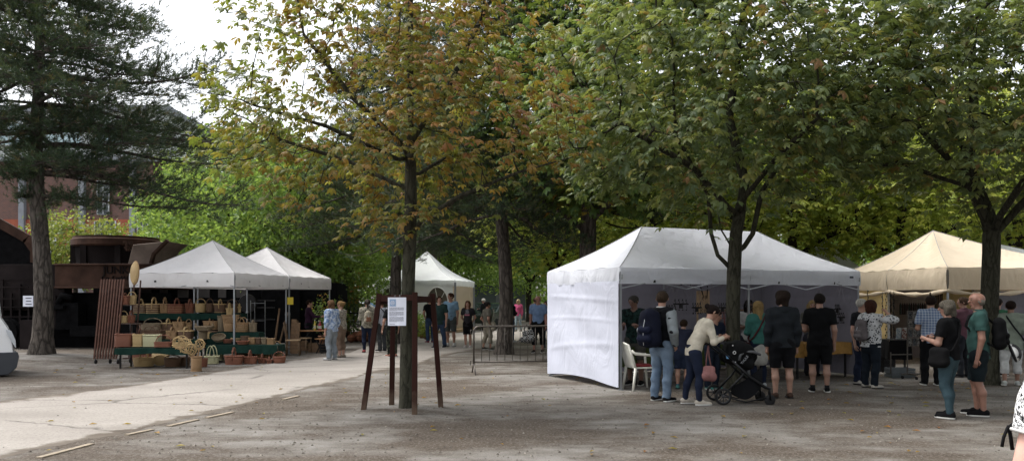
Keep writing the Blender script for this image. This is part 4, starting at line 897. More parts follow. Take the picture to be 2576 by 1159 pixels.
    if bk:
        tl = {'long': 2.0, 'flare': 2.0, 'slim': 1.97, 'shorts': .82, 'bermuda': .96, 'capri': 1.6, 'skirt': .9}[bk]; ex = {'slim': .006, 'flare': .012, 'long': .012}.get(bk, .017); pr = [(A(0,0,.5), A(0,0,.56), .09*H*w+ex, .083*H*w+ex, .76)]
        cuts = []
        for s_ in 'LR':
            hp_, kn, an = J['hip'+s_], J['kn'+s_], J['an'+s_]; r1, r2 = .057*H*w+ex, .034*H*(1+(g-1)*.5)+ex
            if tl <= 1: q = hp_+(kn-hp_)*tl; rq = r1+(r2-r1)*tl+.008; pr.append((hp_, q-np.array([0,0,.01]), r1, rq)); zc_ = q[2]
            else:
                q = kn+(an-kn)*(tl-1); rq = {'slim': .023*H+ex, 'flare': .042*H, 'long': .031*H+ex, 'capri': .033*H+ex}[bk]; mc = .5*(kn+an)+A(0,-.008,.03); rc = .033*H*(1+(g-1)*.5)+ex; pr += [(hp_, kn, r1, r2), (kn, mc, r2, max(rc, r2*.5+rq*.5)), (mc, q-A(0,0,.005), max(rc, r2*.5+rq*.5), rq)]; zc_ = q[2]-(.012*H if tl >= 1.97 else 0)
            cuts.append((q[0], q[1], zc_))
        if bk == 'skirt': pr.append((A(0,.01,.30), A(0,0,.48), .1*H*w, .1*H*w, .8)); cuts = [(0,0,.3*H)]*2
        def clipb(x, y, z):
            if bk == 'skirt': d = .3*H-z
            else:
                zc_ = np.where(x < 0, cuts[0][2], cuts[1][2]); d = zc_-z
            return np.maximum(d, z-.575*H)
        sdf_obj({'long': 'trousers', 'flare': 'trousers', 'slim': 'trousers', 'shorts': 'shorts', 'bermuda': 'shorts', 'capri': 'capri_trousers', 'skirt': 'skirt'}[bk], pr, bm, root, h, .02, clipb, seed+3, .0072 if bk != 'slim' else .0038)
    if shoes:
        for s_ in 'LR':
            hl, to = J['heel'+s_], J['toe'+s_]; z_ = max(0, min(hl[2], to[2])-.021*H)
            o = sdf_obj('shoe', [(hl+A(0,0,.004), to, .0245*H, .02*H), (hl+A(0,0,.012), J['an'+s_]+A(0,.03,-.01), .022*H, .022*H)], fabric(shoes), root, min(h, .012), .02, lambda x, y, z, z_=z_: z_+.012-z)
            mb = MB(); mid = (hl+to)/2; dv = to-hl; mb.lathe([(.9,0), (1.0,.006), (1.0,.018), (.94,.022)], (mid[0], mid[1], z_+.001), 18, .031*H, np.linalg.norm(dv)/2+.023*H, e=2.6); sl2 = mb.build('sole', fabric('#d8d6d0') if seed % 3 else BLACK, root)
            if o: sl2.parent = o
            if socks:
                MB().tube([J['an'+s_]+A(0,0,-.01), J['an'+s_]+A(0,0,.03)], .0235*H, 12).build('sock', fabric(socks), root)
    hcx, hk = hair
    if hk:
        r = .0565*H; cr = [(HD(0,-.016,.017), HD(0,.002,.02), r, r*.95)]; cut = [(HD(0,.062,-.028), HD(0,.055,.002), .05*H, .036*H), (HD(-.04,.03,-.045), HD(.04,.03,-.045), .04*H, .04*H), (HD(0,-.01,-.085), HD(0,0,-.075), .042*H, .04*H)]
        if hk == 'crop': cr = [(HD(0,-.014,.013), HD(0,.0,.018), r*1.0, r*.97)]
        if hk == 'bald': cr = [(HD(-.03,-.022,-.012), HD(.03,-.022,-.012), .027*H, .027*H), (HD(-.04,-.005,-.006), HD(-.042,-.01,0), .014*H, .014*H), (HD(.04,-.005,-.006), HD(.042,-.01,0), .014*H, .014*H)]
        if hk in ('bob', 'curly'): cr += [(HD(-.04,-.015,.0), HD(-.042,-.005,-.042), .032*H, .026*H), (HD(.04,-.015,.0), HD(.042,-.005,-.042), .032*H, .026*H), (HD(0,-.035,.0), HD(0,-.04,-.045), .04*H, .036*H)]; cut = [(HD(0,.075,-.03), HD(0,.062,.0), .05*H, .034*H)]
        if hk == 'curly': cr = [(HD(0,-.018,.02), HD(0,0,.024), r*1.16, r*1.1)]+cr[1:]
        if hk == 'long': cr += [(HD(-.04,-.012,0), HD(-.045,.006,-.13), .026*H, .02*H), (HD(.04,-.012,0), HD(.045,.006,-.13), .026*H, .02*H), (HD(0,-.03,0), HD(0,-.04,-.14), .042*H, .04*H)]; cut = [(HD(0,.075,-.03), HD(0,.062,.0), .05*H, .034*H)]
        if hk == 'ponytail': cr += [(HD(0,-.06,.02), HD(0,-.075,.015), .022*H, .024*H), (HD(0,-.078,.012), HD(0,-.07,-.1), .024*H, .012*H)]
        if hk == 'bun': cr += [(HD(0,-.06,.03), HD(0,-.075,.03), .024*H, .028*H)]
        sdf_obj('hair', cr, hairm(hcx), root, min(h, .013), .015, None, seed, .0035 if hk not in ('curly', 'bob') else .008, sub=cut)
    root['_H'] = H; J['neck'] = neck; J['hc'] = hc; J['LN'] = LN; J['HD'] = HD; J['root'] = root; J['H'] = H; J['w'] = w; del root['_H']; return J
EYEM = plain('eye_dark', '#1c1512', .3); LIPM = plain('lips', '#8c4f45', .5)
def wpos(J, p): return J['root'].matrix_basis @ Vector(p)
def worn(name, label, cat, J, group=None):
    r = J['root']; return empty(name, r.location.copy(), r.rotation_euler.z, label, cat, group)
def backpack(J, label, c, size=1.0, c2=None, strap='#1a1a1c', dx=0, helmet=False):
    o = worn('backpack', label, 'backpack', J); H = J['H']; LN = J['LN']; w = J['w']; y0 = -.075*H*w-.025
    def q(x, y, z): return LN(np.array([x+dx, y, z]))
    zc, s_ = .66*H, size; m = fabric(c)
    sdf_obj('bag_body', [(q(sx*.07*s_, y0-.08*s_, zc+.15*s_), q(sx*.085*s_, y0-.09*s_, zc-.14*s_), .07*s_, .085*s_) for sx in (-1, 1)]+[(q(0, y0-.09*s_, zc+.16*s_), q(0, y0-.1*s_, zc-.14*s_), .09*s_, .095*s_)], m, o, .012, .06, None, 3, .006)
    sdf_obj('front_pocket', [(q(-.05*s_, y0-.18*s_, zc-.02), q(.05*s_, y0-.18*s_, zc-.02), .045*s_, .045*s_), (q(-.06*s_, y0-.18*s_, zc-.12*s_), q(.06*s_, y0-.18*s_, zc-.12*s_), .05*s_, .05*s_)], fabric(c2 or c), o, .012, .04, None, 5, .004)
    for sg in (-1, 1):
        mb = MB(); pts = [q(sg*.06, y0, zc+.17*s_), q(sg*.085, -.02, .845*H), q(sg*.1, .07*w*H*.9+.0, .80*H), q(sg*.11, .085*H*w, .72*H), q(sg*.12, .01, .62*H), q(sg*.1, y0-.02, .56*H)]
        mb.tube(pts, .016, 8); mb.build('strap', fabric(strap), o)
    mb = MB(); mb.tube([q(0,y0-.16*s_,zc+.17*s_), q(0,y0-.21*s_,zc), q(0,y0-.2*s_,zc-.2*s_)], .006, 6); mb.build('webbing', fabric('#c8ccd2'), o); return o
def sling(J, label, c, bagc, side=1, low=.5, size=1.0, back=True, cat='bag', name='shoulder_bag', bag=True):
    o = worn(name, label, cat, J); H = J['H']; LN = J['LN']; w = J['w']; s_ = side
    ring = [(-.07*s_,.0,.845), (-.03*s_,.068*w,.78), (.05*s_,.085*w,.66), (.1*s_*w,.05*w,.56), (.115*s_*w,-.01,.53), (.09*s_*w,-.07*w,.58), (.03*s_,-.088*w,.68), (-.03*s_,-.075*w,.78), (-.06*s_,-.04,.835)]
    mb = MB(); mb.tube([LN(np.array(p)*H) for p in ring], .016, 6, closed=True); mb.build('strap', fabric(c), o)
    if bag: sdf_obj('pouch', [(LN(np.array([.135*s_*w,-.03+.04*k,low])*H), LN(np.array([.14*s_*w,-.03+.04*k,low-.06*size])*H), .045*size, .055*size) for k in (0,1,2)], fabric(bagc), o, .012, .04, None, 2, .004)
    return o
JEANS = fabric('#5c7896', 'denim', '#8aa2b8'); NAVY = fabric('#18233c', 'denim', '#22304c'); TEALJ = fabric('#34505a', 'denim', '#456470'); BLUEJ = fabric('#2c4464', 'denim', '#3d587c'); FADED = fabric('#8ea6b4', 'denim', '#a8bcc6')
# --- at the big white tent
J = person('man in black varsity jacket with grey sleeves, pale jeans and a huge navy rucksack', 1664, 1008, 1.83, -48, ('#101218','jacket',.49), (JEANS,'long'), '#1a1a1c', ('#46382c','crop'), arms=('pocket','pocket'), girth=1.12, head=(22,0), collar='#c8c8c8')
sl = [];
for s_ in 'LR':
    S0, E0, W0_ = J['sh'+s_], J['el'+s_], J['wr'+s_]; q = E0+(W0_-E0)*.93
    o = sdf_obj('sleeve', [(S0+np.array([0,0,-.02]), E0, .033*1.83*1.08+.03, .026*1.83*1.08+.03), (E0, q, .026*1.83*1.08+.03, .018*1.83+.028)], fabric('#8d979c'), J['root'], .0115, .02, None, 4, .004)
backpack(J, 'large navy hiking rucksack on the back of the man in pale jeans', '#10162c', 1.35, '#141c38', dx=-.02)
person('woman in cream cardigan and navy jeans bending over her phone beside the pram', 1744, 1017, 1.68, -84, ('#d8cdb4','long',.47), (NAVY,'slim'), '#c4b8a6', ('#241a18','bun'), '#b98468', lean=.42, arms=('phone','phone2'), head=(0,.45), glasses=True, girth=1.0, stride=.05)
person('grey-cropped stallholder in dark green leaf-print shirt behind the white chair', 1598, 968, 1.78, 155, (fabric('#12201f','blotch','#20423c'),'shirt',.46), ('#55534c','bermuda'), '#1c1c1e', ('#55504a','crop'), '#8a5f4a', arms=('phone','phone'), head=(-20,.35), lean=.12, girth=1.08, Y=15.7)
person('boy in navy and white t-shirt leaning towards the stall table', 1792, 972, 1.5, -155, ('#1c2740','tee'), ('#1f2a3c','long'), '#2d8c84', ('#3c2a20','crop'), arms=('phone','phone'), head=(35,.3), lean=.15, Y=14.9)
person('child with teal trainers bending over the table behind the cream cardigan', 1716, 968, 1.35, -20, ('#2a3048','tee'), ('#22304c','bermuda'), '#4aa39a', ('#3a2a1e','crop'), arms=('phone','phone'), lean=.35, Y=15.0, socks='#3f6a80')
J = person('blonde woman in teal t-shirt with a dark red bag strap, seen from behind', 1908, 968, 1.66, 8, (fabric('#2f7f74'),'blouse',.5), (NAVY,'slim'), '#b8bcc0', ('#a98d5e','long'), arms=('phone','phone'), Y=15.3)
sdf_obj('tied_jacket', [((0,0,.78),(0,.0,.55),.15,.185,.8)], fabric('#c4c2b8'), J['root'], .014, .02, lambda x, y, z: np.maximum(.42-z+.3*0, z-.86), 3, .008)
sling(J, 'dark red shoulder bag strap across the teal t-shirt', '#5c1c22', '#3c1418', -1, .5, .8)
person('dark-haired woman in white shirt facing out behind the hanging mobiles', 1884, 950, 1.68, 175, ('#b9b8b4','shirt'), ('#333340','long'), '#222222', ('#17120f','long'), '#8f6650', arms=('phone','phone'), head=(10,.2), Y=17.2)
J = person('tall man in dark grey hooded jacket and black shorts, back turned', 1968, 1000, 1.83, -3, ('#20262c','jacket',.47), ('#101116','bermuda'), '#4a3428', ('#2c211a','curly'), '#a87a60', arms=('down','down'), girth=1.12, head=(25,0))
sdf_obj('hood', [(J['neck']+np.array([-.07,-.07,-.02]), J['neck']+np.array([.07,-.07,-.02]), .055, .055, .8), (J['neck']+np.array([0,-.09,-.06]), J['neck']+np.array([0,-.09,-.1]), .07, .03, .6)], fabric('#20262c'), J['root'], .012, .03, None, 1, .004)
person('man in black t-shirt and black shorts, arms folded, back turned', 2062, 985, 1.80, -14, ('#0b0c10','tee'), ('#0e0f12','bermuda'), '#0e0f12', ('#1f1814','crop'), '#9a6e56', arms=('fold','down'), girth=1.16, socks='#202226')
person('blonde stallholder half hidden behind the man in black', 2043, 945, 1.66, 170, ('#6c6a60','tee'), ('#333340','long'), '#222222', ('#b59a6a','bob'), arms=('phone','phone'), Y=17.6)
person('white-haired man with glasses standing at the corner of the white tent', 2166, 966, 1.70, -150, ('#1a1c22','tee'), (NAVY,'long'), '#b0aca4', ('#c9c5bc','short'), '#b08068', arms=('down','down'), head=(60,0), glasses=True, Y=15.8)
J = person('auburn-haired woman in black and white flowered blouse with her hand on her head', 2190, 975, 1.66, -68, (fabric('#d0d2d4','leaf','#23262e'),'blouse',.47), (fabric('#15202c'),'long'), '#b9b2a4', ('#47291f','curly'), '#b98468', arms=('down','head'), girth=1.2, belly=.02)
backpack(J, 'small grey backpack worn by the auburn-haired woman', '#6a6264', .85, '#736a6c')
# --- right side
person('man in blue checked shirt and black trousers, back turned at the card rack', 2342, 968, 1.76, -12, (fabric('#5f7fae','plaid','#c9d4e4'),'shirt',.47), ('#0f1014','long'), '#141416', ('#2c1d16','crop'), arms=('phone','phone'), girth=1.1)
J = person('grey-haired woman in black t-shirt and blue-green jeans holding a camera', 2386, 1050, 1.69, 38, ('#0d0e12','tee',.49), (TEALJ,'slim'), '#111114', ('#6e675c','bob'), '#a87860', arms=('phone','phone2'), girth=1.12, head=(18,.05), stride=.03)
sling(J, 'black shoulder bag hanging in front of the grey-haired woman', '#0e0e10', '#0e0e10', -1, .56, 1.4)
J = person('bald man in teal green polo shirt and dark shorts on the right', 2462, 1044, 1.80, 62, (fabric('#33605a'),'polo',.46), ('#16242a','bermuda'), '#0f0f11', ('#8f877c','bald'), '#a56f56', arms=('down','down'), girth=1.1, head=(20,0), belly=.012, stride=.02)
backpack(J, 'black rucksack on the back of the man in green polo', '#0d0e10', .95)
p = wpos(J, (.03, -.42, .92)); hm = empty('cycle_helmet', p, R(62), 'white and black bicycle helmet hanging from the rucksack', 'helmet')
mb = MB(); mb.grid(lambda a, b: Vector((.105*math.cos(a*6.283)*math.cos(b*1.5), .135*math.sin(a*6.283)*math.cos(b*1.5), .09*math.sin(b*1.5))), 24, 8); mb.build('shell', plain('helmet_white', '#c8c8c6', .3), hm)
mb = MB()
for k in range(-2, 3): mb.tube([(.042*k, .125*math.cos(t)*(1-.12*abs(k)), .006+.094*math.sin(t)*(1-.13*abs(k))) for t in np.linspace(.2, 2.9, 10)], .011, 5)
mb.tube([(.1*math.cos(a), .13*math.sin(a), 0) for a in np.linspace(0, 6.28, 19)[:-1]], .012, 5, closed=True); mb.build('vent', BLACK, hm); hm.rotation_euler = (R(70), R(10), R(62))
person('person in mauve polo shirt partly hidden between the grey-haired couple', 2424, 955, 1.74, 20, ('#7c4c5c','polo'), ('#30343c','long'), '#26262a', ('#5f4a3c','crop'), arms=('phone','down'), Y=17.2, head=(50,0))
person('person in bright green top standing behind the right chestnut trunk', 2509, 950, 1.72, -60, ('#1f5c40','tee'), ('#222a30','long'), '#222222', ('#2a1f18','bun'), '#a87860', arms=('down','down'), Y=17.6, glasses=True)
J = person('woman in pale green jumper and white trousers walking away at the right edge', 2543, 972, 1.66, -28, ('#8f9c8a','blouse',.42), ('#cfd0ce','capri'), '#c8cec8', ('#2e201a','short'), '#9a6c54', arms=('phone','phone'), girth=1.18, stride=.09, Y=15.6)
sling(J, 'dark shoulder bag strap over the pale green jumper', '#26282a', '#2a2c2e', 1, .5, .8)
J = person('person at the right edge in black and white knotted-print t-shirt, only an arm in view', 2630, 0, 1.79, 10, (fabric('#ffffff','knot','#16181a',.9,2.6),'tee'), ('#22283a','long'), '#222222', ('#3a2a20','short'), '#e0a58e', arms=('hang','hang'), Y=2.55, girth=1.1, res=.008, slv_=.52)
J['root'].location.x = xat(2576, 2.55)+.252
sl2 = J['shL']+(J['elL']-J['shL'])*.53; o = MB(); d = Vector(J['elL']-J['shL']).normalized(); x = d.orthogonal().normalized(); y = d.cross(x)
o.tube([Vector(sl2)+(x*math.cos(a)+y*math.sin(a))*.0735 for a in np.linspace(0, 6.283, 25)[:-1]], .006, 6, closed=True); o.build('sleeve_hem', fabric('#e4e2de'), J['root'])
o = empty('bag_strap', wpos(J, (-.29, .06, 1.285)), R(10), 'black bag strap looping out beside the patterned sleeve at the right edge', 'bag strap')
mb = MB(); mb.tube([(.1,.0,.02), (.02,0,.015), (-.004,0,.0), (-.018,0,-.03), (-.024,0,-.06)], .005, 6); mb.tube([(.0,0,.008), (.008,0,-.03), (.014,0,-.07)], .006, 6); mb.build('webbing', fabric('#141416'), o)
# --- along the path
J = person('woman in blue and white batik top and light grey trousers by the basket stall', 834, 905, 1.66, 62, (fabric('#6f93c8','blotch','#c4d6ee'),'blouse',.47), ('#8d98a2','flare'), '#d0d0ce', ('#76583e','bob'), '#c08a70', arms=('down','down'), girth=1.2, belly=.025)
J = person('woman in leopard-print blouse carrying a cream bag and jacket behind the batik top', 858, 899, 1.63, 72, (fabric('#b8ac98','leaf','#2a2622',.9,1.3),'blouse',.5), ('#8a6e58','capri'), '#8a7a68', ('#9a7a50','bun'), '#c08a70', arms=('hang','phone'), girth=1.05)
o = empty('tote_bag', wpos(J, (.26, .1, .62)), R(72), 'cream cloth bag with long white cord handles hanging from her arm', 'bag')
sdf_obj('cloth', [((-.03,0,.12),(.03,0,.12),.06,.06), ((-.07,0,-.12),(.07,0,-.12),.08,.08)], fabric('#c9c2b0'), o, .016, .05, None, 3, .01)
for sg in (-1, 1): mb = MB(); mb.tube([(.12*math.cos(a), .06*sg, .15+.32*math.sin(a)) for a in np.linspace(0, math.pi, 14)], .011, 6); mb.build('handle', fabric('#d6d2c4'), o)
person('stallholder woman in plum sweater reaching over the table', 777, 882, 1.66, -72, ('#3c1838','long',.44), ('#15161c','long'), '#222222', ('#2c1d18','short'), '#b98468', arms=('phone','reach'), Y=26.2, girth=1.1)
J = person('grey-ponytailed woman in cream patterned blouse and rolled-up jeans, back turned', 924, 886, 1.68, 18, (fabric('#b9b29a','blotch','#8a8270',.9,1.6),'blouse',.46), (NAVY,'slim'), '#a83a3c', ('#4c4640','ponytail'), arms=('phone','down'), stride=.04, girth=1.08)
backpack(J, 'black, beige and orange-brown backpack on the cream patterned blouse', '#b0a48a', .8, '#8c5a3c')
J = person('woman in white t-shirt and wide grey trousers beside the left tree guard post', 961, 882, 1.66, 50, ('#ccd2e2','tee',.5), ('#4a4d50','flare'), '#222226', ('#5c4230','bun'), arms=('down','phone'), Y=25.6)
sling(J, 'dark crossbody bag over the white t-shirt', '#26222c', '#4a3028', 1, .6, .7)
person('person in black top and camouflage trousers behind the poster', 986, 897, 1.65, 35, ('#16181c','tee'), (fabric('#4a4c38','blotch','#1f221c'),'slim'), '#a8644a', ('#6a4a34','bob'), arms=('hang','down'), Y=23.2, girth=1.05)
person('man in black t-shirt and jeans with red shoes behind the right guard post', 1082, 864, 1.76, 30, ('#14161a','tee'), (BLUEJ,'long'), '#8a2430', ('#33241c','crop'), arms=('hip','hip'), Y=30.5)
person('bearded man in dark green t-shirt and blue jeans walking towards the path', 1106, 876, 1.78, 160, ('#24403c','tee',.45), (BLUEJ,'long'), '#2a2e38', ('#4a3222','crop'), arms=('down','down'), girth=1.22, belly=.025, head=(35,0), stride=.07, Y=27.4)
person('tall young man in light blue t-shirt and grey shorts', 1134, 871, 1.90, 168, ('#7fb0d2','tee',.48), ('#5d6464','bermuda'), '#dadad8', ('#4c3020','crop'), arms=('down','down'), girth=1.02, head=(-48,0), socks='#dcdcda', Y=28.2)
J = person('teenage girl with long hair in dark printed t-shirt and black cycling shorts', 1177, 874, 1.63, 172, ('#2e2c30','tee',.44), ('#0e0e10','bermuda'), '#d8c8c4', ('#6e4a30','long'), arms=('back','back'), Y=27.6, girth=.94, apart=.9)
mb = MB(); mb.box((0, .148, 1.13), (.17, .012, .05), mi=0); mb.box((-.01, .15, 1.24), (.1, .012, .14), rz=.0, ry=.3, mi=1); mb.box((.03, .152, 1.22), (.03, .012, .12), ry=-.5, mi=1); mb.build('shirt_print', [fabric('#c86a80'), fabric('#7c7c84')], J['root'])
person('woman in olive shirt and rolled khaki trousers at the crowd barrier', 1226, 880, 1.60, -66, ('#6a6456','shirt',.46), ('#9a8f78','capri'), '#4a4a40', ('#2c2624','bun'), '#a87458', arms=('hip','hip'), girth=1.16, stride=.05, Y=26.3)
o = empty('shoulder_bag', (xat(1239, 26.2), 26.2, .86), R(-66), 'beige cloth shoulder bag of the woman in olive', 'bag'); sdf_obj('pouch', [((-.08,0,0),(.08,0,0),.08,.08), ((-.09,0,-.16),(.09,0,-.16),.08,.08)], fabric('#9c927c'), o, .018, .04, None, 2, .006); mb = MB(); mb.tube([(-.1,0,.05), (-.05,.03,.5), (.05,.03,.5), (.1,0,.05)], .012, 6); mb.build('strap', fabric('#9c927c'), o)
person('blonde woman in bright pink jumper and pale jeans far down the path', 1304, 830, 1.66, 150, ('#d0367c','long',.48), (FADED,'slim'), '#8a7a70', ('#d8c69a','bob'), arms=('down','down'), stride=.05, Y=41)
J = person('man in short-sleeved blue shirt and black knee-length trousers behind the barrier', 1354, 887, 1.80, 165, (fabric('#6c8fbe'),'shirt',.5), ('#101114','capri'), '#1c1a18', ('#8a8074','bald'), '#b0745c', arms=('down','down'), girth=1.14, head=(25,0), Y=25.0, stride=.04)
def checked_bag(p, lab, rz):
    o = empty('carrier_bag', p, rz, lab, 'bag'); m = fabric('#0f1014', 'check', '#d8d8d8'); sdf_obj('pouch', [((-.1,0,.1),(.1,0,.1),.05,.05,.8), ((-.16,0,-.12),(.16,0,-.12),.09,.09,.8), ((0,0,.05),(0,0,-.08),.12,.15,.8)], m, o, .017, .05, None, 5, .012)
    for sg in (-1, 1):
        b = MB(); b.tube([(-.09,.03*sg,.1), (-.05,.01*sg,.3), (0,0,.36), (.05,.01*sg,.3), (.09,.03*sg,.1)], .012, 6); b.build('handle', fabric('#101114'), o)
checked_bag(wpos(J, (.36, .06, .52)), 'checked carrier bag held low by the man in the blue shirt', R(10)); checked_bag(wpos(J, (.2, .12, .56)), 'checked carrier bag resting against the leg of the man in blue shirt', R(40))
person('person with black jacket over the shoulder half hidden by the pine trunk', 1283, 862, 1.70, -40, ('#101216','jacket',.46), (BLUEJ,'slim'), '#d0d0d0', ('#8a8a8a','short'), arms=('down','phone'), Y=31, stride=.04)
person('person in red and pink striped top cut off by the white side wall', 1375, 880, 1.62, 150, (fabric('#c46478','blotch','#e0b0b4'),'blouse'), (BLUEJ,'slim'), '#555555', ('#4c3a2c','bob'), arms=('down','phone'), Y=27)
person('white-haired person in dark jacket far back beside the party tent entrance', 1217, 826, 1.70, 60, ('#1c2026','jacket'), ('#333333','long'), '#222222', ('#dcdad4','short'), arms=('phone','phone'), Y=42)
person('distant person in beige trousers behind the man in the blue shirt', 1346, 836, 1.72, 0, ('#7a4a44','tee'), ('#a8937c','long'), '#222222', ('#4c3a2c','short'), Y=37)
# ---------------------------------------------------------------- baskets
def sup(a, e): c, s_ = math.cos(a), math.sin(a); return abs(c)**(2/e)*(1 if c >= 0 else -1), abs(s_)**(2/e)*(1 if s_ >= 0 else -1)
def basket(label, u0, u1, vt, vb, Y, col='tan', e=2.3, handle=None, hv=0, depth=.7, flare=.84, hcol=None, tilt=None, rz=0, stripe=None, belly=0):
    """u0..u1 width, vt..vb height in picture units at depth Y; hv: picture height of the handle above the rim"""
    w_ = (u1-u0)/FPX*Y; h_ = (vb-vt)/FPX*Y; d_ = w_*depth if w_ < .5 else .5*depth+.1; H_ = hv/FPX*Y; x = xat((u0+u1)/2, Y); z = max(0.003, zat(vb, Y))
    root = empty('basket', (x, Y, z), rz, label, 'basket', 'wicker baskets on sale at the basket stall'); m = WK[col]; hm = WK[hcol or col]
    f = flare; n = 36; mb = MB(); b2 = 1+belly
    prof = [(.02,.0), (f*.97,0), (f,.006), (f+(1-f)*.35+belly*.08,h_*.33), (f+(1-f)*.7+belly*.06,h_*.68), (1,h_), (.95,h_), (f*.93,h_*.2), (.02,.018)]
    mb.lathe(prof, n=n, sx=w_/2, sy=d_/2, e=e, cap=False)
    if stripe:
        for k in range(3):
            r = f+(1-f)*(.25+.25*k)+.012; z_ = h_*(.25+.25*k); mb.tube([(sup(a, e)[0]*w_/2*r, sup(a, e)[1]*d_/2*r, z_) for a in np.linspace(0, 6.283, n+1)[:-1]], .009, 5, mi=1, closed=True)
    mb.build('body', [m, WK[stripe] if stripe else m], root)
    rm = MB()
    for dz, rr, ph in ((0, .013, 0), (.012, .011, 2)): rm.tube([(sup(a, e)[0]*w_/2*.985, sup(a, e)[1]*d_/2*.985, h_+dz*.6+.004*math.sin(a*16+ph)) for a in np.linspace(0, 6.283, n*2+1)[:-1]], rr, 6, closed=True)
    rm.build('rim', hm, root); rm = MB(); rm.tube([(sup(a, e)[0]*w_/2*(f+.012), sup(a, e)[1]*d_/2*(f+.012), .01) for a in np.linspace(0, 6.283, n+1)[:-1]], .01, 6, closed=True); rm.build('foot_ring', hm, root)
    def arc(p, q, top, r=.012, tw=True, nm='handle'):
        p = Vector(p); q = Vector(q); b = MB(); pts = [p.lerp(q, (1-math.cos(t))/2)+Vector((0,0,math.sin(t)*top)) for t in np.linspace(0, math.pi, 17)]
        pts = [p-Vector((0,0,h_*.5))]+pts+[q-Vector((0,0,h_*.5))]; b.tube(pts, r, 7)
        if tw:
            ax = (q-p).normalized().cross(Vector((0,0,1)))
            for ph in (0, math.pi): b.tube([c+ax*math.cos(i*.9+ph)*r*1.1+Vector((0,0,1))*math.sin(i*.9+ph)*r*.6 for i, c in enumerate(pts[1:-1])], r*.65, 5)
        b.build(nm, hm, root)
    X_, D_ = w_/2*.96, d_/2*.96
    if handle == 'long': arc((-X_,0,h_), (X_,0,h_), H_)
    if handle == 'cross': arc((0,-D_,h_), (0,D_,h_), H_, .016)
    if handle == 'pair':
        for sg in (-1, 1): arc((-X_*.55,sg*D_,h_), (X_*.55,sg*D_,h_), H_, .011)
    if handle == 'ends':
        for sg in (-1, 1): arc((sg*X_,-D_*.35,h_), (sg*X_,D_*.35,h_), H_, .01)
    if tilt: root.rotation_euler = (R(tilt), 0, rz); root.location.z += abs(math.sin(R(tilt)))*d_/2*.9
    return root
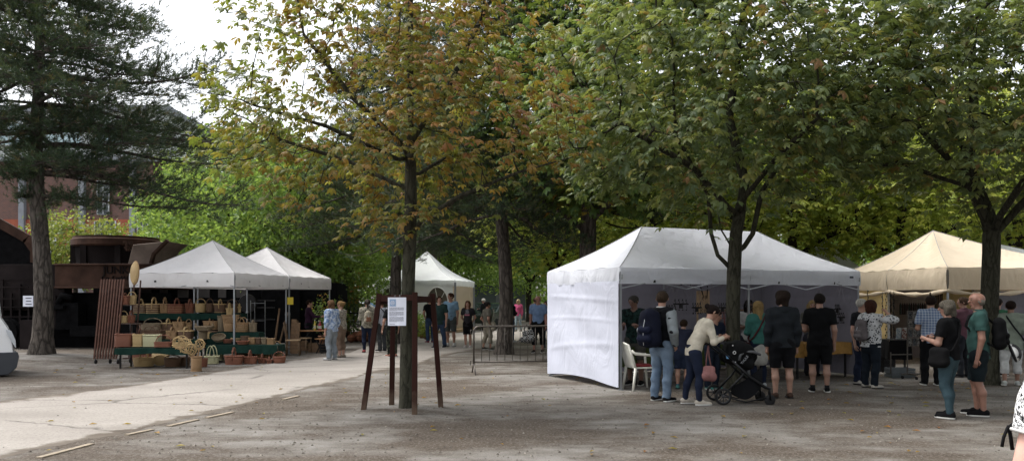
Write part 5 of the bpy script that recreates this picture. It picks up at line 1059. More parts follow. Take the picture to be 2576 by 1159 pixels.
BL = [ # label, u0,u1,vt,vb,Y, colour, e, handle, hv
 ('square red-brown log basket at the left end of the front bench', 294,336,841,871,19.7,'red',7,'ends',3,.8),
 ('pale square hamper on the front bench next to the red-brown one', 337,361,842,871,19.65,'pale',7,'ends',3,.9),
 ('wide pale rectangular basket in the middle of the front bench', 363,403,843,871,19.7,'cream',7,'ends',3,.7),
 ('flat brown trug with a high thin handle on the front bench', 391,432,861,872,19.45,'red',7,'long',19,.6),
 ('pale trug with a high bow handle at the right end of the front bench', 437,476,862,873,19.5,'pale',7,'long',18,.6),
 ('shallow round straw basket under the left of the front bench', 336,388,905,925,20.0,'pale',2,'cross',20,.7),
 ('brown oval basket under the right of the front bench', 414,455,906,926,19.9,'brown',2.2,'long',8,.7),
 ('dark round basket under the bench beside the basket of carpet beaters', 450,478,905,925,20.1,'brown',2,None,0,.9),
 ('brown slatted chest-shaped basket in the shade below the front bench', 337,381,889,906,20.9,'red',7,None,0,.7),
 ('shallow brown bowl basket tipped behind the carpet beaters', 496,522,906,926,19.8,'red',2,None,0,.9),
 ('cream basket with tall double bow handle standing on the ground', 515,551,896,914,20.6,'cream',3,'pair',27,.6),
 ('big dark red oval shopping basket on the ground by the tent leg', 565,612,897,918,20.5,'red',3,'cross',21,.55),
 ('orange-brown shopping basket right of the dark red one on the ground', 611,647,900,917,20.7,'red',3,'cross',17,.55),
 ('small low brown basket with upright handle in the ground row', 648,671,904,915,20.9,'red',3,'cross',12,.55),
 ('tiny brown basket with short handle in the ground row', 670,685,906,915,20.8,'red',3,'cross',7,.6),
 ('round brown basket with large bow handle at the right end of the ground row', 687,718,897,912,20.9,'red',2.2,'long',13,.8),
 ('tan basket with high thin bow handle behind the round brown one', 684,711,880,899,21.6,'tan',2.4,'long',22,.8),
 ('dark striped box basket at the far left of the top shelf', 339,370,766,787,22.4,'brown',7,'cross',14,.8,'grey'),
 ('striped box basket with pale handles on the top shelf', 371,404,765,788,22.4,'brown',7,'cross',17,.8,'pale'),
 ('plain tan box basket with pale handle on the top shelf', 405,425,765,787,22.4,'tan',7,'cross',17,.9),
 ('red-brown striped box basket on the top shelf', 426,464,766,788,22.4,'red',7,'cross',16,.8,'tan'),
 ('pale round basket with bow handle on the right half of the top shelf', 492,518,764,785,22.4,'pale',2.3,'long',13,.9),
 ('brown round basket next to the pale round one on the top shelf', 519,537,764,785,22.4,'brown',2.3,'long',13,1),
 ('wide brown saddle-shaped basket on the top shelf', 538,570,765,786,22.4,'brown',2.6,'cross',12,.7),
 ('brown basket with large thin hoop handle at the end of the top shelf', 571,597,765,786,22.4,'brown',2.6,'long',12,.9),
 ('grey-tan basket with bow handle on the middle shelf', 361,409,814,831,21.9,'grey',5,'long',14,.7),
 ('dark brown basket with short handle in the middle of the middle shelf', 410,436,813,832,21.9,'brown',5,'cross',12,.8),
 ('brown basket with upright pale handle on the middle shelf', 437,466,810,831,21.9,'tan',5,'cross',13,.8),
 ('brown oval basket with two upright handles on the middle shelf', 512,551,808,828,22.3,'tan',3,'cross',13,.7),
 ('low dark basket with double bow handles on the lower shelf', 358,410,832,852,21.2,'brown',5,'pair',12,.6),
 ('small tan basket with pale handle on the lower shelf', 420,447,834,852,21.2,'tan',5,'cross',12,.8),
 ('plain brown basket on the lower shelf left of the tray', 450,486,832,853,21.2,'brown',4,'cross',10,.8),
 ('grey cylinder basket below the latticed tray', 500,521,832,853,21.2,'grey',2.3,'long',10,1),
 ('long latticed bread tray with raised end', 492,536,821,831,21.1,'grey',4,'ends',8,.7),
 ('small pale basket with high handle on top of the pyramid', 569,586,776,791,22.2,'pale',2.4,'cross',14,.8),
 ('wide tan hamper below the small pale basket', 560,605,792,811,22.25,'tan',4,None,0,.7),
 ('round-bellied orange-brown basket with bow handle in the pyramid', 563,590,811,833,21.9,'tan',2.2,'long',13,.9),
 ('large two-toned oval basket with two bow handles in the pyramid', 590,627,812,834,21.9,'tan',2.6,'pair',14,.7,'grey'),
 ('grey square basket at the right of the pyramid', 628,645,813,834,21.9,'grey',5,'cross',8,.9),
 ('tall grey oval basket left in the pyramid', 548,565,795,833,22.2,'grey',2.6,None,0,1),
 ('shallow brown tray basket on the low table', 560,585,854,862,21.3,'red',2.2,None,0,.8),
 ('shallow pale round dish basket on the low table', 581,606,851,858,21.6,'pale',2,None,0,.8),
 ('flat red-brown bowl basket in front of the pale dish on the low table', 595,627,858,866,21.1,'red',2,None,0,.8),
 ('tan cutlery basket with slanted rim on the low table', 626,643,850,865,21.3,'tan',5,None,0,.8),
 ('small brown pot basket second in the row on the low table', 644,657,850,865,21.3,'brown',4,None,0,.9),
 ('small grey pot basket third in the row on the low table', 658,672,850,865,21.3,'grey',4,None,0,.9),
 ('brown box basket with white folded cloths at the end of the low table', 673,690,852,866,21.3,'tan',6,None,0,.8)]
BL += [('round tan basket squeezed between tray and tier at the right of the middle shelf', 468,482,812,831,21.9,'tan',2.2,'long',9,.9),
 ('dark brown box basket behind the handle of the trug', 386,416,838,852,21.3,'brown',6,None,0,.8),
 ('reddish fruit basket at the left end of the lower step', 345,359,836,852,21.25,'red',2.4,'cross',9,.9),
 ('honey-coloured square basket left in the pyramid base', 508,534,836,851,21.75,'pale',5,'ends',4,.8),
 ('dark log basket beneath the latticed tray on the right', 523,546,833,851,21.8,'brown',4,None,0,.8),
 ('stack of brown bowls behind the pale dish', 606,626,846,862,21.5,'brown',2,None,0,.9),
 ('pale oval basket under the low table on the left', 540,563,889,906,21.3,'cream',2.4,'cross',9,.7),
 ('brown hamper in the shadow under the low table', 600,640,884,900,21.5,'brown',6,None,0,.6),
 ('tan hamper in the shadow at the right under the low table', 645,682,886,901,21.5,'tan',6,None,0,.6),
 ('red-brown shopper hanging between the shelf ends', 467,489,764,787,22.4,'red',4,'cross',12,.8),
 ('small honey basket on the right end of the top shelf', 598,606,772,786,22.4,'pale',2.3,'cross',8,1),
 ('wide dark log basket behind the bow-handled basket on the middle shelf', 352,372,816,831,22.05,'brown',5,'ends',4,.8)]
for r in BL:
    basket(r[0], r[1], r[2], r[3], r[4], r[5], r[6], r[7], r[8], r[9], r[10], stripe=r[11] if len(r) > 11 else None, flare=.97 if r[7] >= 5 else (.7 if r[4]-r[3] < 13 else .85), hcol={'brown': 'pale', 'red': None, 'tan': None}.get(r[6]) if r[8] == 'cross' and r[5] > 21 else None, belly=.6 if r[7] < 2.4 else 0)
basket('straw basket tipped on its side below the bench showing its woven bottom', 381,423,886,925,20.1,'pale',2,'cross',10,.75, tilt=-70, rz=R(20))
basket('large oval tray basket tipped up on the low table', 535,569,852,860,21.3,'grey',2.2,None,0,.75, tilt=38, flare=.8)
# stepped display under the baskets
def dtable(label, u0, u1, Y0, Y1, z, drop=.14, legv=True, cloth=GCLOTH, name='display_table', cat='table', group='cloth-covered display tables', thick=.03):
    x0, x1 = xat(u0, Y0), xat(u1, Y0); cx = (x0+x1)/2; L = x1-x0; D = Y1-Y0; root = empty(name, (cx, Y0+D/2, 0), 0, label, cat, group)
    MB().box((0,0,z-thick/2-.012), (L, D, thick)).build('top', WOODP, root)
    mb = MB(); n = int(L/.05)
    mb.grid(lambda a, b: Vector((-L/2-.012+a*(L+.024), -D/2-.012+b*(D+.024), z-.009+.003*math.sin(a*40+b*9))), n, 8)
    def skirt(p, q, seed):
        p = Vector(p); q = Vector(q); Ls = (q-p).length; nr = Vector(((q-p).y, -(q-p).x, 0)).normalized()
        mb.grid(lambda a, b: p.lerp(q, a)+nr*(.004+.03*b*(.5+.5*math.sin(a*Ls*16+seed+math.sin(a*9))))-Vector((0,0,b*(drop+.02*math.sin(a*Ls*5+seed)))), max(8, int(Ls/.03)), 5)
    skirt((-L/2-.012,-D/2-.012,z-.009), (L/2+.012,-D/2-.012,z-.009), 0); skirt((L/2+.012,-D/2-.012,z-.009), (L/2+.012,D/2+.012,z-.009), 2); skirt((-L/2-.012,D/2+.012,z-.009), (-L/2-.012,-D/2-.012,z-.009), 4)
    mb.build('tablecloth', cloth, root)
    if legv:
        for sx in (-1, 1):
            for sy in (-1, 1): b = MB(); b.bar((sx*(L/2-.1), sy*(D/2-.05), 0), (sx*(L/2-.1), sy*(D/2-.05), z-.04), .035); b.build('leg', DKMET, root)
    return root
dtable('low front bench with dark green cloth carrying the square baskets', 290, 478, 19.3, 19.95, .5)
dtable('low green-clothed step holding the lower row of dark baskets', 352, 500, 21.0, 21.5, zat(852, 21.2), .13)
dtable('middle green-clothed step under the bow-handled baskets', 350, 478, 21.7, 22.15, zat(832, 21.9), .15)
dtable('top green-clothed shelf under the striped box baskets', 336, 604, 22.2, 22.75, zat(787, 22.4), .17)
dtable('green-clothed step of the basket pyramid', 505, 650, 21.66, 22.15, zat(834, 21.9), .36)
dtable('low green-clothed table with bowls and pot baskets', 520, 697, 20.95, 21.6, zat(865.5, 21.2), .22)
# slatted rack on castors with shelves and baskets
Yr = 20.7; root = empty('display_rack', (xat(266, Yr), Yr, 0), 0, 'tall brown slatted rack on castors at the left end of the basket stall', 'display rack'); lx0 = xat(266, Yr); zT = zat(702, Yr)
for k in range(9):
    b = MB(); t = k/8; b.bar((xat(237+55*t, Yr)-lx0, 0, .13), (xat(256+56*t, Yr)-lx0, .0, zT), .034, .05); b.build('slat', RUSTSL if 'RUSTSL' in globals() else plain('brown_varnished_slat', (.11,.05,.034), .6, 0, .3, 8), root)
b = MB()
for t in (.04, .3, .62, .96): xo = 19*t; b.bar((xat(237+xo, Yr)-lx0, .05, .13+(zT-.13)*t), (xat(293+xo, Yr)-lx0, .05, .13+(zT-.13)*t), .04, .03)
for (u_, ) in ((322,), (338,)): b.bar((xat(u_-14, Yr)-lx0, .35, .15), (xat(u_, Yr)-lx0, .35, zT-.02), .03)
b.bar((xat(300, Yr)-lx0, .2, .13), (xat(338, Yr)-lx0, .35, .15), .03); b.build('frame', plain('brown_rack_frame', (.07,.032,.024), .6, 0, .3, 8), root)
for v in (766, 813): MB().box((xat(318, Yr)-lx0, .2, zat(v, Yr)-.015), (.52, .36, .02)).build('shelf', WOODB, root)
for (u_, dy) in ((241,0), (270,.15), (297,0), (312,.35)):
    c = MB(); x = xat(u_, Yr)-lx0; c.lathe([(.012,-.016), (.055,-.016), (.06,0), (.055,.016), (.012,.016)], (x, dy, .06), 18, M=Matrix.Rotation(R(90), 3, 'Y'), flat=True); c.box((x, dy, .115), (.05,.03,.04), mi=1); c.build('castor', [TYRE, CHROME], root)
basket('small brown flat basket on the upper rack shelf', 303,325,745,766,20.8,'red',5,'cross',8,.8); basket('pale lattice basket on the upper rack shelf', 322,342,744,766,20.95,'pale',5,'long',10,.8)
basket('pale bow-handled basket on the lower rack shelf', 300,322,795,812,20.85,'pale',2.3,'long',13,.9); basket('brown bow-handled basket on the lower rack shelf', 321,340,794,812,20.9,'red',2.3,'cross',14,.9)
o = empty('oval_tray', at(336, 686, 20.6), 0, 'large oval wicker tray standing upright on top of the rack', 'tray'); b = MB()
b.lathe([(.01,-.01), (.8,-.012), (1,-.05), (1.03,-.045), (.98,-.02), (.82,.012), (.01,.014)], n=32, sx=.15, sy=.3); b.build('woven_dish', WK['pale'], o); b = MB(); b.tube([(.152*math.cos(a), .305*math.sin(a), -.045) for a in np.linspace(0, 6.283, 33)[:-1]], .012, 6, closed=True); b.build('rim', WK['tan'], o); o.rotation_euler = (R(90), R(6), R(-28))
# basket full of carpet beaters
basket('tall woven cylinder on the ground holding the carpet beaters', 481,507,903,939,18.6,'tan',2.1,None,0,1, flare=.96)
for (u, v, s_, rz, tl, lab) in ((452,862,.13,.2,-.22,'leftmost'), (469,869,.16,0,-.12,'largest, centre'), (484,878,.12,.5,-.04,'half hidden'), (505,865,.11,-.2,.08,'small right')):
    Y = 18.6; o = empty('carpet_beater', (xat(494, Y), Y, .2), 0, {'leftmost': 'woven cane carpet beater leaning furthest left out of its cylinder basket', 'largest, centre': 'largest knotted cane carpet beater in the middle of the bunch', 'half hidden': 'small cane carpet beater half hidden behind the largest one', 'small right': 'open latticed carpet beater pointing up on the right of the bunch'}[lab], 'carpet beater', 'cane carpet beaters in the cylinder basket')
    c = Vector((xat(u, Y)-xat(494, Y), -.05-s_*.3*rz, zat(v, Y)-.2)); d = c.normalized(); b = MB(); b.tube([(0,0,0), c*.5, c-d*s_*.9], [.014, .016, .02], 8); b.build('grip', WK['tan'], o)
    b = MB(); x = Vector((d.z, 0, -d.x)).normalized()
    for q in range(3): b.tube([c+x*math.cos(a)*s_*(1-.09*q)+d*math.sin(a)*s_*(1.15-.1*q)+Vector((0,.012*math.sin(a*5+q*2),0)) for a in np.linspace(0, 6.283, 29)[:-1]], .0075, 6, closed=True)
    for q in (-2, 0, 2):
        t = q*.27*s_; hw = math.sqrt(max(0, s_*s_-t*t))
        for sg in (-1, 1): b.tube([c+(x*(sg*t-hw*.75*w2)+d*(t*.4+hw*.8*w2*sg))*1.0+Vector((0,.01*math.sin(w2*6+q),0)) for w2 in (-1,-.5,0,.5,1)], .008, 5)
    b.build('knotted_head', WK['pale'], o)
# things around the second pavilion
def wchair(label, x, y, rz, col=None, cane=False):
    m = plain('old_chair_wood', (.14,.085,.045), .6, 0, .3, 10); root = empty('wooden_chair', (x, y, 0), rz, label, 'chair')
    MB().box((0,0,.455), (.43,.42,.03)).build('seat', WOODP, root, bevel=.01)
    for sx in (-1, 1):
        b = MB(); b.tube([(sx*.18,-.18,.44), (sx*.19,-.185,.2), (sx*.2,-.2,0)], [.022,.018,.014], 8); b.build('leg', m, root); b = MB(); b.tube([(sx*.18,.19,0), (sx*.18,.18,.45), (sx*.175,.21,.7), (sx*.17,.26,.98)], [.018,.02,.018,.015], 8); b.build('leg', m, root)
    b = MB(); b.box((0,.25,.95), (.36,.02,.1)); b.box((0,.2,.62), (.34,.02,.04))
    if cane:
        for k in range(5): b.bar((-.12+.06*k,.2,.62), (-.12+.06*k,.25,.95), .012)
    else: b.prism([(-.07,.62),(.07,.62),(.12,.95),(-.12,.95)], .2, .215)
    b.build('backrest', m, root); b = MB()
    for z in (.2,.3): b.bar((-.19,-.18,z), (-.19,.18,z), .015); b.bar((.19,-.18,z), (.19,.18,z), .015)
    b.build('stretcher', m, root)
wchair('old wooden chair with tall splat back beside the tent leg', xat(742, 24), 23.8, R(100)); wchair('second wooden chair with cane back behind the first', xat(762, 25), 25.0, R(80), cane=True)
for i, (u_, l_) in enumerate(((734,'weathered board leaning behind the old chair, left of two'), (743,'weathered board leaning behind the old chair, right of two'))):
    b = MB(); p = G(u_, 892); b.bar((0,0,0), (.05,.1,1.05-.1*i), .16, .03); o = b.build('wood_plank', WOODL, loc=(xat(u_,24.6),24.6,0), bevel=.006); tag(o, l_, 'plank')
for i, (a, b_) in enumerate((((696,858),(724,785)), ((688,862),(703,775)))):
    b = MB(); p, q = at(*a, 24.2), at(*b_, 24.4); p.z = 0; b.tube([p, p.lerp(q, .5), q], [.03,.028,.022], 8); tag(b.build('wooden_pole', WOODL), ['long brown pole leaning across behind the tent legs', 'dark upright pole leaning left behind the tent legs'][i], 'pole')
def trestle(label, x, y, L, D, z, rz=0, m=None, group='folding beer-garden tables'):
    root = empty('folding_table', (x, y, 0), rz, label, 'table', group); MB().box((0,0,z-.015), (L,D,.03)).build('top', m or plain('orange_pine_board', (.3,.15,.06), .5, 0, .15, 7), root, bevel=.006)
    b = MB()
    for sx in (-1, 1):
        b.bar((sx*L*.38,-D*.42,0), (sx*L*.38,D*.42,z-.05), .03); b.bar((sx*L*.38,D*.42,0), (sx*L*.38,-D*.42,z-.05), .03); b.bar((sx*L*.38,0,z*.45), (sx*L*.1,0,z-.04), .025)
    b.build('folding_legs', DKMET, root); return root
trestle('wooden folding table with bottles in front of the woman in plum', xat(792,25.4), 25.3, 1.15, .5, zat(830,25.3), .15)
trestle('low orange wooden bench beside the folding table', xat(814,24.9), 24.9, .6, .25, .46, 1.2)
def bottle(label, p, h_, c, cap='#d8d8d8', r=.035):
    o = empty('bottle', p, 0, label, 'bottle'); m = NT('bottle_glass').set(Base_Color=rgb(c), Roughness=.15).mat; MB().lathe([(r*.9,0), (r,.01), (r,h_*.55), (r*.4,h_*.75), (r*.35,h_*.92)], n=14).build('glass', m, o); MB().lathe([(r*.4,h_*.9), (r*.42,h_), (r*.2,h_)], n=10).build('cap', fabric(cap), o); MB().lathe([(r*1.02,h_*.18), (r*1.02,h_*.45)], n=14, cap=False).build('label', fabric('#e0dcc8'), o)
bottle('yellow bottle standing on the folding table', Vector((xat(792,25.3),25.3,zat(830,25.3)+.001)), .33, '#b8a040'); bottle('dark red bottle beside the yellow one on the folding table', Vector((xat(806,25.3),25.25,zat(830,25.3)+.001)), .31, '#8a2030', '#c8a0a0', .05); bottle('dark bottle behind the yellow one on the folding table', Vector((xat(799,25.3),25.42,zat(830,25.3)+.001)), .3, '#3a2a20')
def crate(label, x, y, z, w_, d_, h_, m, rz=0, name='crate', cat='crate'):
    root = empty(name, (x, y, z), rz, label, cat, 'boxes and crates around the stalls'); b = MB()
    b.box((0,0,.012), (w_,d_,.02)); n = 3
    for k in range(n):
        zc_ = h_*(.2+.6*k/(n-1)); t = h_*.24
        b.box((0,-d_/2+.008,zc_), (w_,.016,t)); b.box((0,d_/2-.008,zc_), (w_,.016,t)); b.box((-w_/2+.008,0,zc_), (.014,d_-.034,t)); b.box((w_/2-.008,0,zc_), (.014,d_-.034,t))
    for sx in (-1, 1):
        for sy in (-1, 1): b.box((sx*(w_/2-.03), sy*(d_/2-.03), h_/2), (.025,.025,h_-.02))
    b.build('body', m, root); return root
crate('brown crate in the shade under the folding table', xat(800,25.5), 25.4, 0, .5, .35, .3, WOODL); crate('black crate below the low orange bench', xat(820,25.2), 25.3, 0, .4, .3, .28, BLACK); crate('wooden box behind the old chair', xat(757,26), 26, 0, .45, .3, .35, WOODL)
# step ladder / metal frame behind the low table
o = empty('metal_frame', (xat(646,24.2), 24.3, 0), 0, 'thin grey metal clothes-rail frame behind the basket pyramid', 'metal frame'); b = MB()
for x_ in (-.22, .22): b.bar((x_,0,0), (x_,0,zat(755,24.3)), .02)
b.bar((-.16,.2,0), (-.16,.2,zat(760,24.3)), .02)
for v in (762, 806, 850): b.bar((-.22,0,zat(v,24.3)), (.22,0,zat(v,24.3)), .018)
b.build('rails', POLE, o)
# ironwork, rust balls and pots between the stall and the path
root = empty('iron_trellis', (xat(890,32), 32, 0), 0, 'black wrought-iron garden trellis with curled tops', 'trellis'); b = MB()
for k in range(13):
    x = -.95+.16*k; h_ = 1.35+.35*math.sin(k*2.1)**2; b.bar((x,0,0), (x,0,h_), .022); b.tube([(x+.06*math.cos(t)+.06-.06, 0, h_+.06+.06*math.sin(t)) for t in np.linspace(-1.57, 3.6, 9)], .01, 5)
for z in (.35,.75,1.1): b.bar((-1,0,z), (1.05,0,z), .025)
b.build('bars', DKMET, root)
t2 = copy_tree(root, (xat(848,33), 33.2, 0), R(12), 'second iron trellis half behind the woman in leopard print'); root['group'] = t2['group'] = 'wrought-iron trellises'
for i, (u_, v_, r_) in enumerate(((884,862,.2), (899,864,.24), (912,862,.17), (870,864,.16), (923,858,.14))):
    p = G(u_, v_); o = empty('rust_ball', (p.x, p.y+1, r_), 0, ['rust-brown metal ball at the left of the row near the trellis', 'largest rust-brown metal ball in front of the trellis', 'smaller rust-brown ball by the jeans of the ponytailed woman', 'small rusty ball near the cord-handled bag', 'small rusty ball furthest right'][i], 'garden ball', 'rusted garden balls'); b = MB(); b.ball((0,0,0), r_, n=16); b.build('sphere', plain('orange_rust', (.16,.06,.03), .9, 0, .4, 5, .4), o); b = MB(); b.tube([(r_*1.01*math.cos(a), r_*1.01*math.sin(a), 0) for a in np.linspace(0, 6.28, 17)[:-1]], .012, 5, closed=True); b.lathe([(.06,-r_-.0),(.03,-r_+.03)], n=10); b.build('ring', RUST, o)
def potplant(label, x, y, h_, r_, mat, n=60, pot=None, sz=.1, fl=None):
    root = empty('potted_plant', (x, y, 0), 0, label, 'plant', 'potted plants beside the path'); b = MB(); ph = min(.35, h_*.35)
    b.lathe([(.11,0), (.15,ph*.9), (.17,ph*.9), (.17,ph), (.145,ph), (.14,ph-.03), (.01,ph-.03)], n=18); b.build('pot', pot or plain('clay_pot', (.2,.09,.05), .85, 0, .2, 8), root)
    C = rng.normal(0, 1, (n,3)); C /= np.linalg.norm(C, axis=1)[:,None]; C = C*rng.random((n,1))**.4*np.array([r_, r_, (h_-ph)/2]); C[:,2] += ph+(h_-ph)/2; V, F, t = spray_cloud(C, C*np.array([1,1,0])+np.array([0,0,.4]), sz, 8); raw('foliage', V, F, mat, root, attr=np.clip(t,0,1)); return root
for i, (u_, Y, h_, r_, m_, lb) in enumerate(((852,31,1.7,.45,L_GRN,'tall dark green shrub in a pot beside the trellis'), (838,30,1.3,.4,L_BACK,'bushy green pot plant behind the leopard-print blouse'), (870,33,1.9,.5,L_GRN,'climbing plant in a pot behind the iron trellis'),
    (1062,34,.7,.35,L_GRN,'dark leafy pot plant left of the men by the party tent'), (1075,33,.5,.3,L_YEL,'pale leafy pot plant at the foot of the party tent'), (1050,35,1.1,.3,L_BACK,'medium pot plant behind the guard post by the party tent'), (812,29,1.9,.5,L_GRN,'tall shrub in a pot behind the plum-sweater woman'))): potplant(lb, xat(u_,Y), Y, h_, r_, m_)
# ---------------------------------------------------------------- tree guard with poster
root = empty('tree_guard', (B1.x, B1.y, 0), 0, 'dark brown timber guard of four leaning posts round the autumn chestnut', 'tree guard')
def gp(u, v, Y): return at(u, v, Y)-Vector((B1.x, B1.y, 0))
bs = [gp(913,1034,12.0), gp(985,1020,12.55), gp(1043,1045,11.5), gp(1110,1028,12.25)]; tp_ = [gp(955,738,12.0), gp(990,742,12.45), gp(1044,735,11.7), gp(1088,738,12.2)]
GP = NT('dark_brown_guard_paint'); _s = GP.n('SeparateXYZ'); GP.l(GP.co(), _s.inputs[0]); _f = GP.math('ADD', _s.outputs[2], GP.math('MULTIPLY', GP.noise(GP.co(), 8, 4), .5))
GP.set(Base_Color=GP.ramp(_f, [(.25, (.1,.07,.05)), (.6, (.032,.0125,.0095))]), Roughness=.85); GP.b.inputs['Specular IOR Level'].default_value = .12; GP.bump(GP.noise(GP.co(scale=(1,1,.1)), 40, 3), .4, .004)
for k in range(4):
    b = MB(); a = bs[k].copy(); a.z = -.05; b.bar(a, tp_[k], .075, .075, up=(0,1,0)); b.build('post', GP.mat, root, bevel=.006)
for (i, j, w2) in ((0,2,0), (2,3,.02), (0,1,.03), (1,3,.01)):
    b = MB(); d = (tp_[j]-tp_[i]).normalized()*.03; b.bar(tp_[i]-Vector((0,0,.075+w2))+d, tp_[j]-Vector((0,0,.075+w2))-d, .035, .09); b.build('crossbar', GP.mat, root, bevel=.004)
pc = at(999, 783, 11.62); po = empty('poster', pc, R(-4), 'white printed notice with a blue emblem hanging from the tree guard', 'poster'); W_, H_ = .272, .41
def pf(x, z): return -.012*math.sin((x/W_+.5)*2.6)-.02*((z/H_-.5)**2)*(1 if x > 0 else .3)
b = MB(); b.grid(lambda a, c: Vector(((a-.5)*W_, pf((a-.5)*W_, (c-.5)*H_), (c-.5)*H_)), 12, 12); b.build('sheet', PAPER, po)
def patch(mb, x0, x1, z0, z1, dy, mi=0): mb.grid(lambda a, c: Vector((x0+(x1-x0)*a, pf(x0+(x1-x0)*a, z0+(z1-z0)*c)-dy, z0+(z1-z0)*c)), 4, 2, mi=mi)
b = MB(); patch(b, -.11, -.015, .075, .18, .0025); b.build('emblem_panel', PBLUE, po)
b = MB(); cx_, cz_ = -.0625, .127; b.tube([(cx_+.028*math.cos(a), pf(cx_,cz_)-.006, cz_+.028*math.sin(a)) for a in np.linspace(0, 6.283, 25)[:-1]], .003, 5, closed=True)
for k in range(3): b.box((cx_-.012+.012*k, pf(cx_,cz_)-.007, cz_), (.007,.002,.018)); 
b.box((cx_, pf(cx_,cz_)-.007, cz_+.016), (.036,.002,.004)); b.box((cx_, pf(cx_,cz_)-.007, cz_-.016), (.036,.002,.004)); b.build('emblem', PAPER, po)
b = MB(); zz = .052; r5 = random.Random(5)
for blk in (5, 6, 7):
    for ln in range(blk):
        x = -.112; xe = .1 if ln < blk-1 else .0
        while x < xe: wl = r5.uniform(.008, .024); patch(b, x, min(xe, x+wl), zz, zz+(.0045 if ln else .006), .0025); x += wl+.005
        zz -= .0105
    zz -= .011
b.build('printed_text', INK, po); b = MB(); patch(b, -.112, -.03, -.184, -.178, .0025); b.build('printed_logo', INK, po)
b = MB()
for x in (-.03, .04): b.tube([(x, -.005, H_/2-.01), (x, -.01, H_/2+.02), (x+.005, .01, H_/2+.04)], .003, 5)
b.build('hook', CHROME, po)
# ---------------------------------------------------------------- crowd barrier
root = empty('crowd_barrier', (G(1192,940).x, G(1192,940).y, 0), 0, 'grey tubular steel crowd barrier standing between pine and white tent', 'crowd barrier'); d = Vector((2.3, .42, 0)).normalized(); L = 2.3
fr = MB(); fr.tube([Vector((0,0,.22)), Vector((0,0,.95))]+[d*(.12-.12*math.cos(t))+Vector((0,0,.95+.12*math.sin(t))) for t in np.linspace(.2, 1.57, 6)]+[d*(L-.12)+Vector((0,0,1.07))]+[d*(L-.12+.12*math.sin(t))+Vector((0,0,.95+.12*math.cos(t))) for t in np.linspace(.2, 1.57, 6)]+[d*L+Vector((0,0,.22))], .02, 10)
fr.tube([Vector((0,0,.27)), d*L+Vector((0,0,.27))], .017, 8); fr.build('frame', STEEL, root)
for k in range(1, 13): b = MB(); b.tube([d*L*k/13+Vector((0,0,.27)), d*L*k/13+Vector((0,0,1.07))], .0075, 6); b.build('bar', STEEL, root)
pp = Vector((-d.y, d.x, 0))
for t in (0, L): b = MB(); b.tube([d*t+pp*.3+Vector((0,0,.01)), d*t+pp*.1+Vector((0,0,.17)), d*t+Vector((0,0,.23)), d*t-pp*.1+Vector((0,0,.17)), d*t-pp*.3+Vector((0,0,.01))], .016, 8); b.build('foot', STEEL, root)
b = MB(); b.tube([d*-.02+Vector((0,0,.3)), d*-.08+Vector((0,0,.3)), d*-.08+Vector((0,0,.2))], .01, 6); b.tube([d*-.02+Vector((0,0,.9)), d*-.07+Vector((0,0,.9)), d*-.07+Vector((0,0,.99)), d*-.02+Vector((0,0,.99))], .01, 6); b.build('hook', STEEL, root)
# ---------------------------------------------------------------- white van nose at the left edge
Yv = 17.2; root = empty('white_van', (xat(0, Yv), Yv, 0), R(36), 'front corner of a white van entering the picture on the left', 'van'); VW = NT('white_van_paint').set(Base_Color=(.78,.79,.8,1), Roughness=.25).mat
VW.node_tree.nodes['Principled BSDF'].inputs['Coat Weight'].default_value = .5
def X(u): return xat(u, Yv)-xat(0, Yv)
side = [(X(-560), zat(930,Yv)), (X(-560), 2.5), (X(-120), 2.52), (X(-55), 2.42), (X(0), zat(668,Yv)), (X(3), zat(760,Yv)), (X(8), zat(800,Yv)), (X(22), zat(824,Yv)), (X(32), zat(850,Yv)), (X(35), zat(888,Yv)), (X(34), zat(892,Yv)), (X(30), zat(930,Yv))]
b = MB(); ny = 8; Vv = []; 
def sec(t):   # plan rounding of the nose across the width
    return 1-.18*max(0, abs(t-.5)*2-.55)**1.6*2.2
for j in range(ny+1):
    t = j/ny; k = sec(t)
    for (x, z) in side: Vv.append((x*1.0-(1-k)*.55*(1 if x > X(-400) else 0), t*1.95, z))
n = len(side); Fv = [(j*n+i, (j+1)*n+i, (j+1)*n+(i+1) % n, j*n+(i+1) % n) for j in range(ny) for i in range(n)]+[tuple(range(n)), tuple(range(ny*n, ny*n+n))[::-1]]
b.add(Vv, Fv, 0, False); b.build('body', VW, root, bevel=.02)
b = MB(); bp = [(X(-60), zat(886,Yv)), (X(38), zat(886,Yv)), (X(41), zat(898,Yv)), (X(36), zat(925,Yv)), (X(18), zat(943,Yv)), (X(-60), zat(945,Yv))]; b.prism(bp, -.03, 1.98); b.build('bumper', plain('grey_black_bumper', '#3a3d42', .6, 0, .1), root, bevel=.02)
b = MB(); b.prism([(X(12), zat(828,Yv)), (X(24), zat(832,Yv)), (X(33), zat(856,Yv)), (X(34), zat(876,Yv)), (X(28), zat(866,Yv)), (X(16), zat(842,Yv))], -.045, .2); b.build('headlight', NT('headlight_glass').set(Base_Color=(.5,.53,.56,1), Roughness=.08).mat, root, bevel=.008)
b = MB(); b.prism([(X(-120), 1.5), (X(-30), 1.5), (X(-62), 2.3), (X(-120), 2.3)], -.012, .02); b.build('side_window', GLASS, root)
b = MB(); b.lathe([(.05,-.11), (.3,-.11), (.34,-.08), (.34,.08), (.3,.11), (.05,.11)], (X(-75), .12, .34), 28, M=Matrix.Rotation(R(90), 3, 'X'), flat=True); w1 = b.build('wheel', TYRE, root); b = MB(); b.lathe([(.04,-.13), (.2,-.12), (.21,-.1)], (X(-75), .12, .34), 20, M=Matrix.Rotation(R(90), 3, 'X')); b.build('rim', POLE, w1)
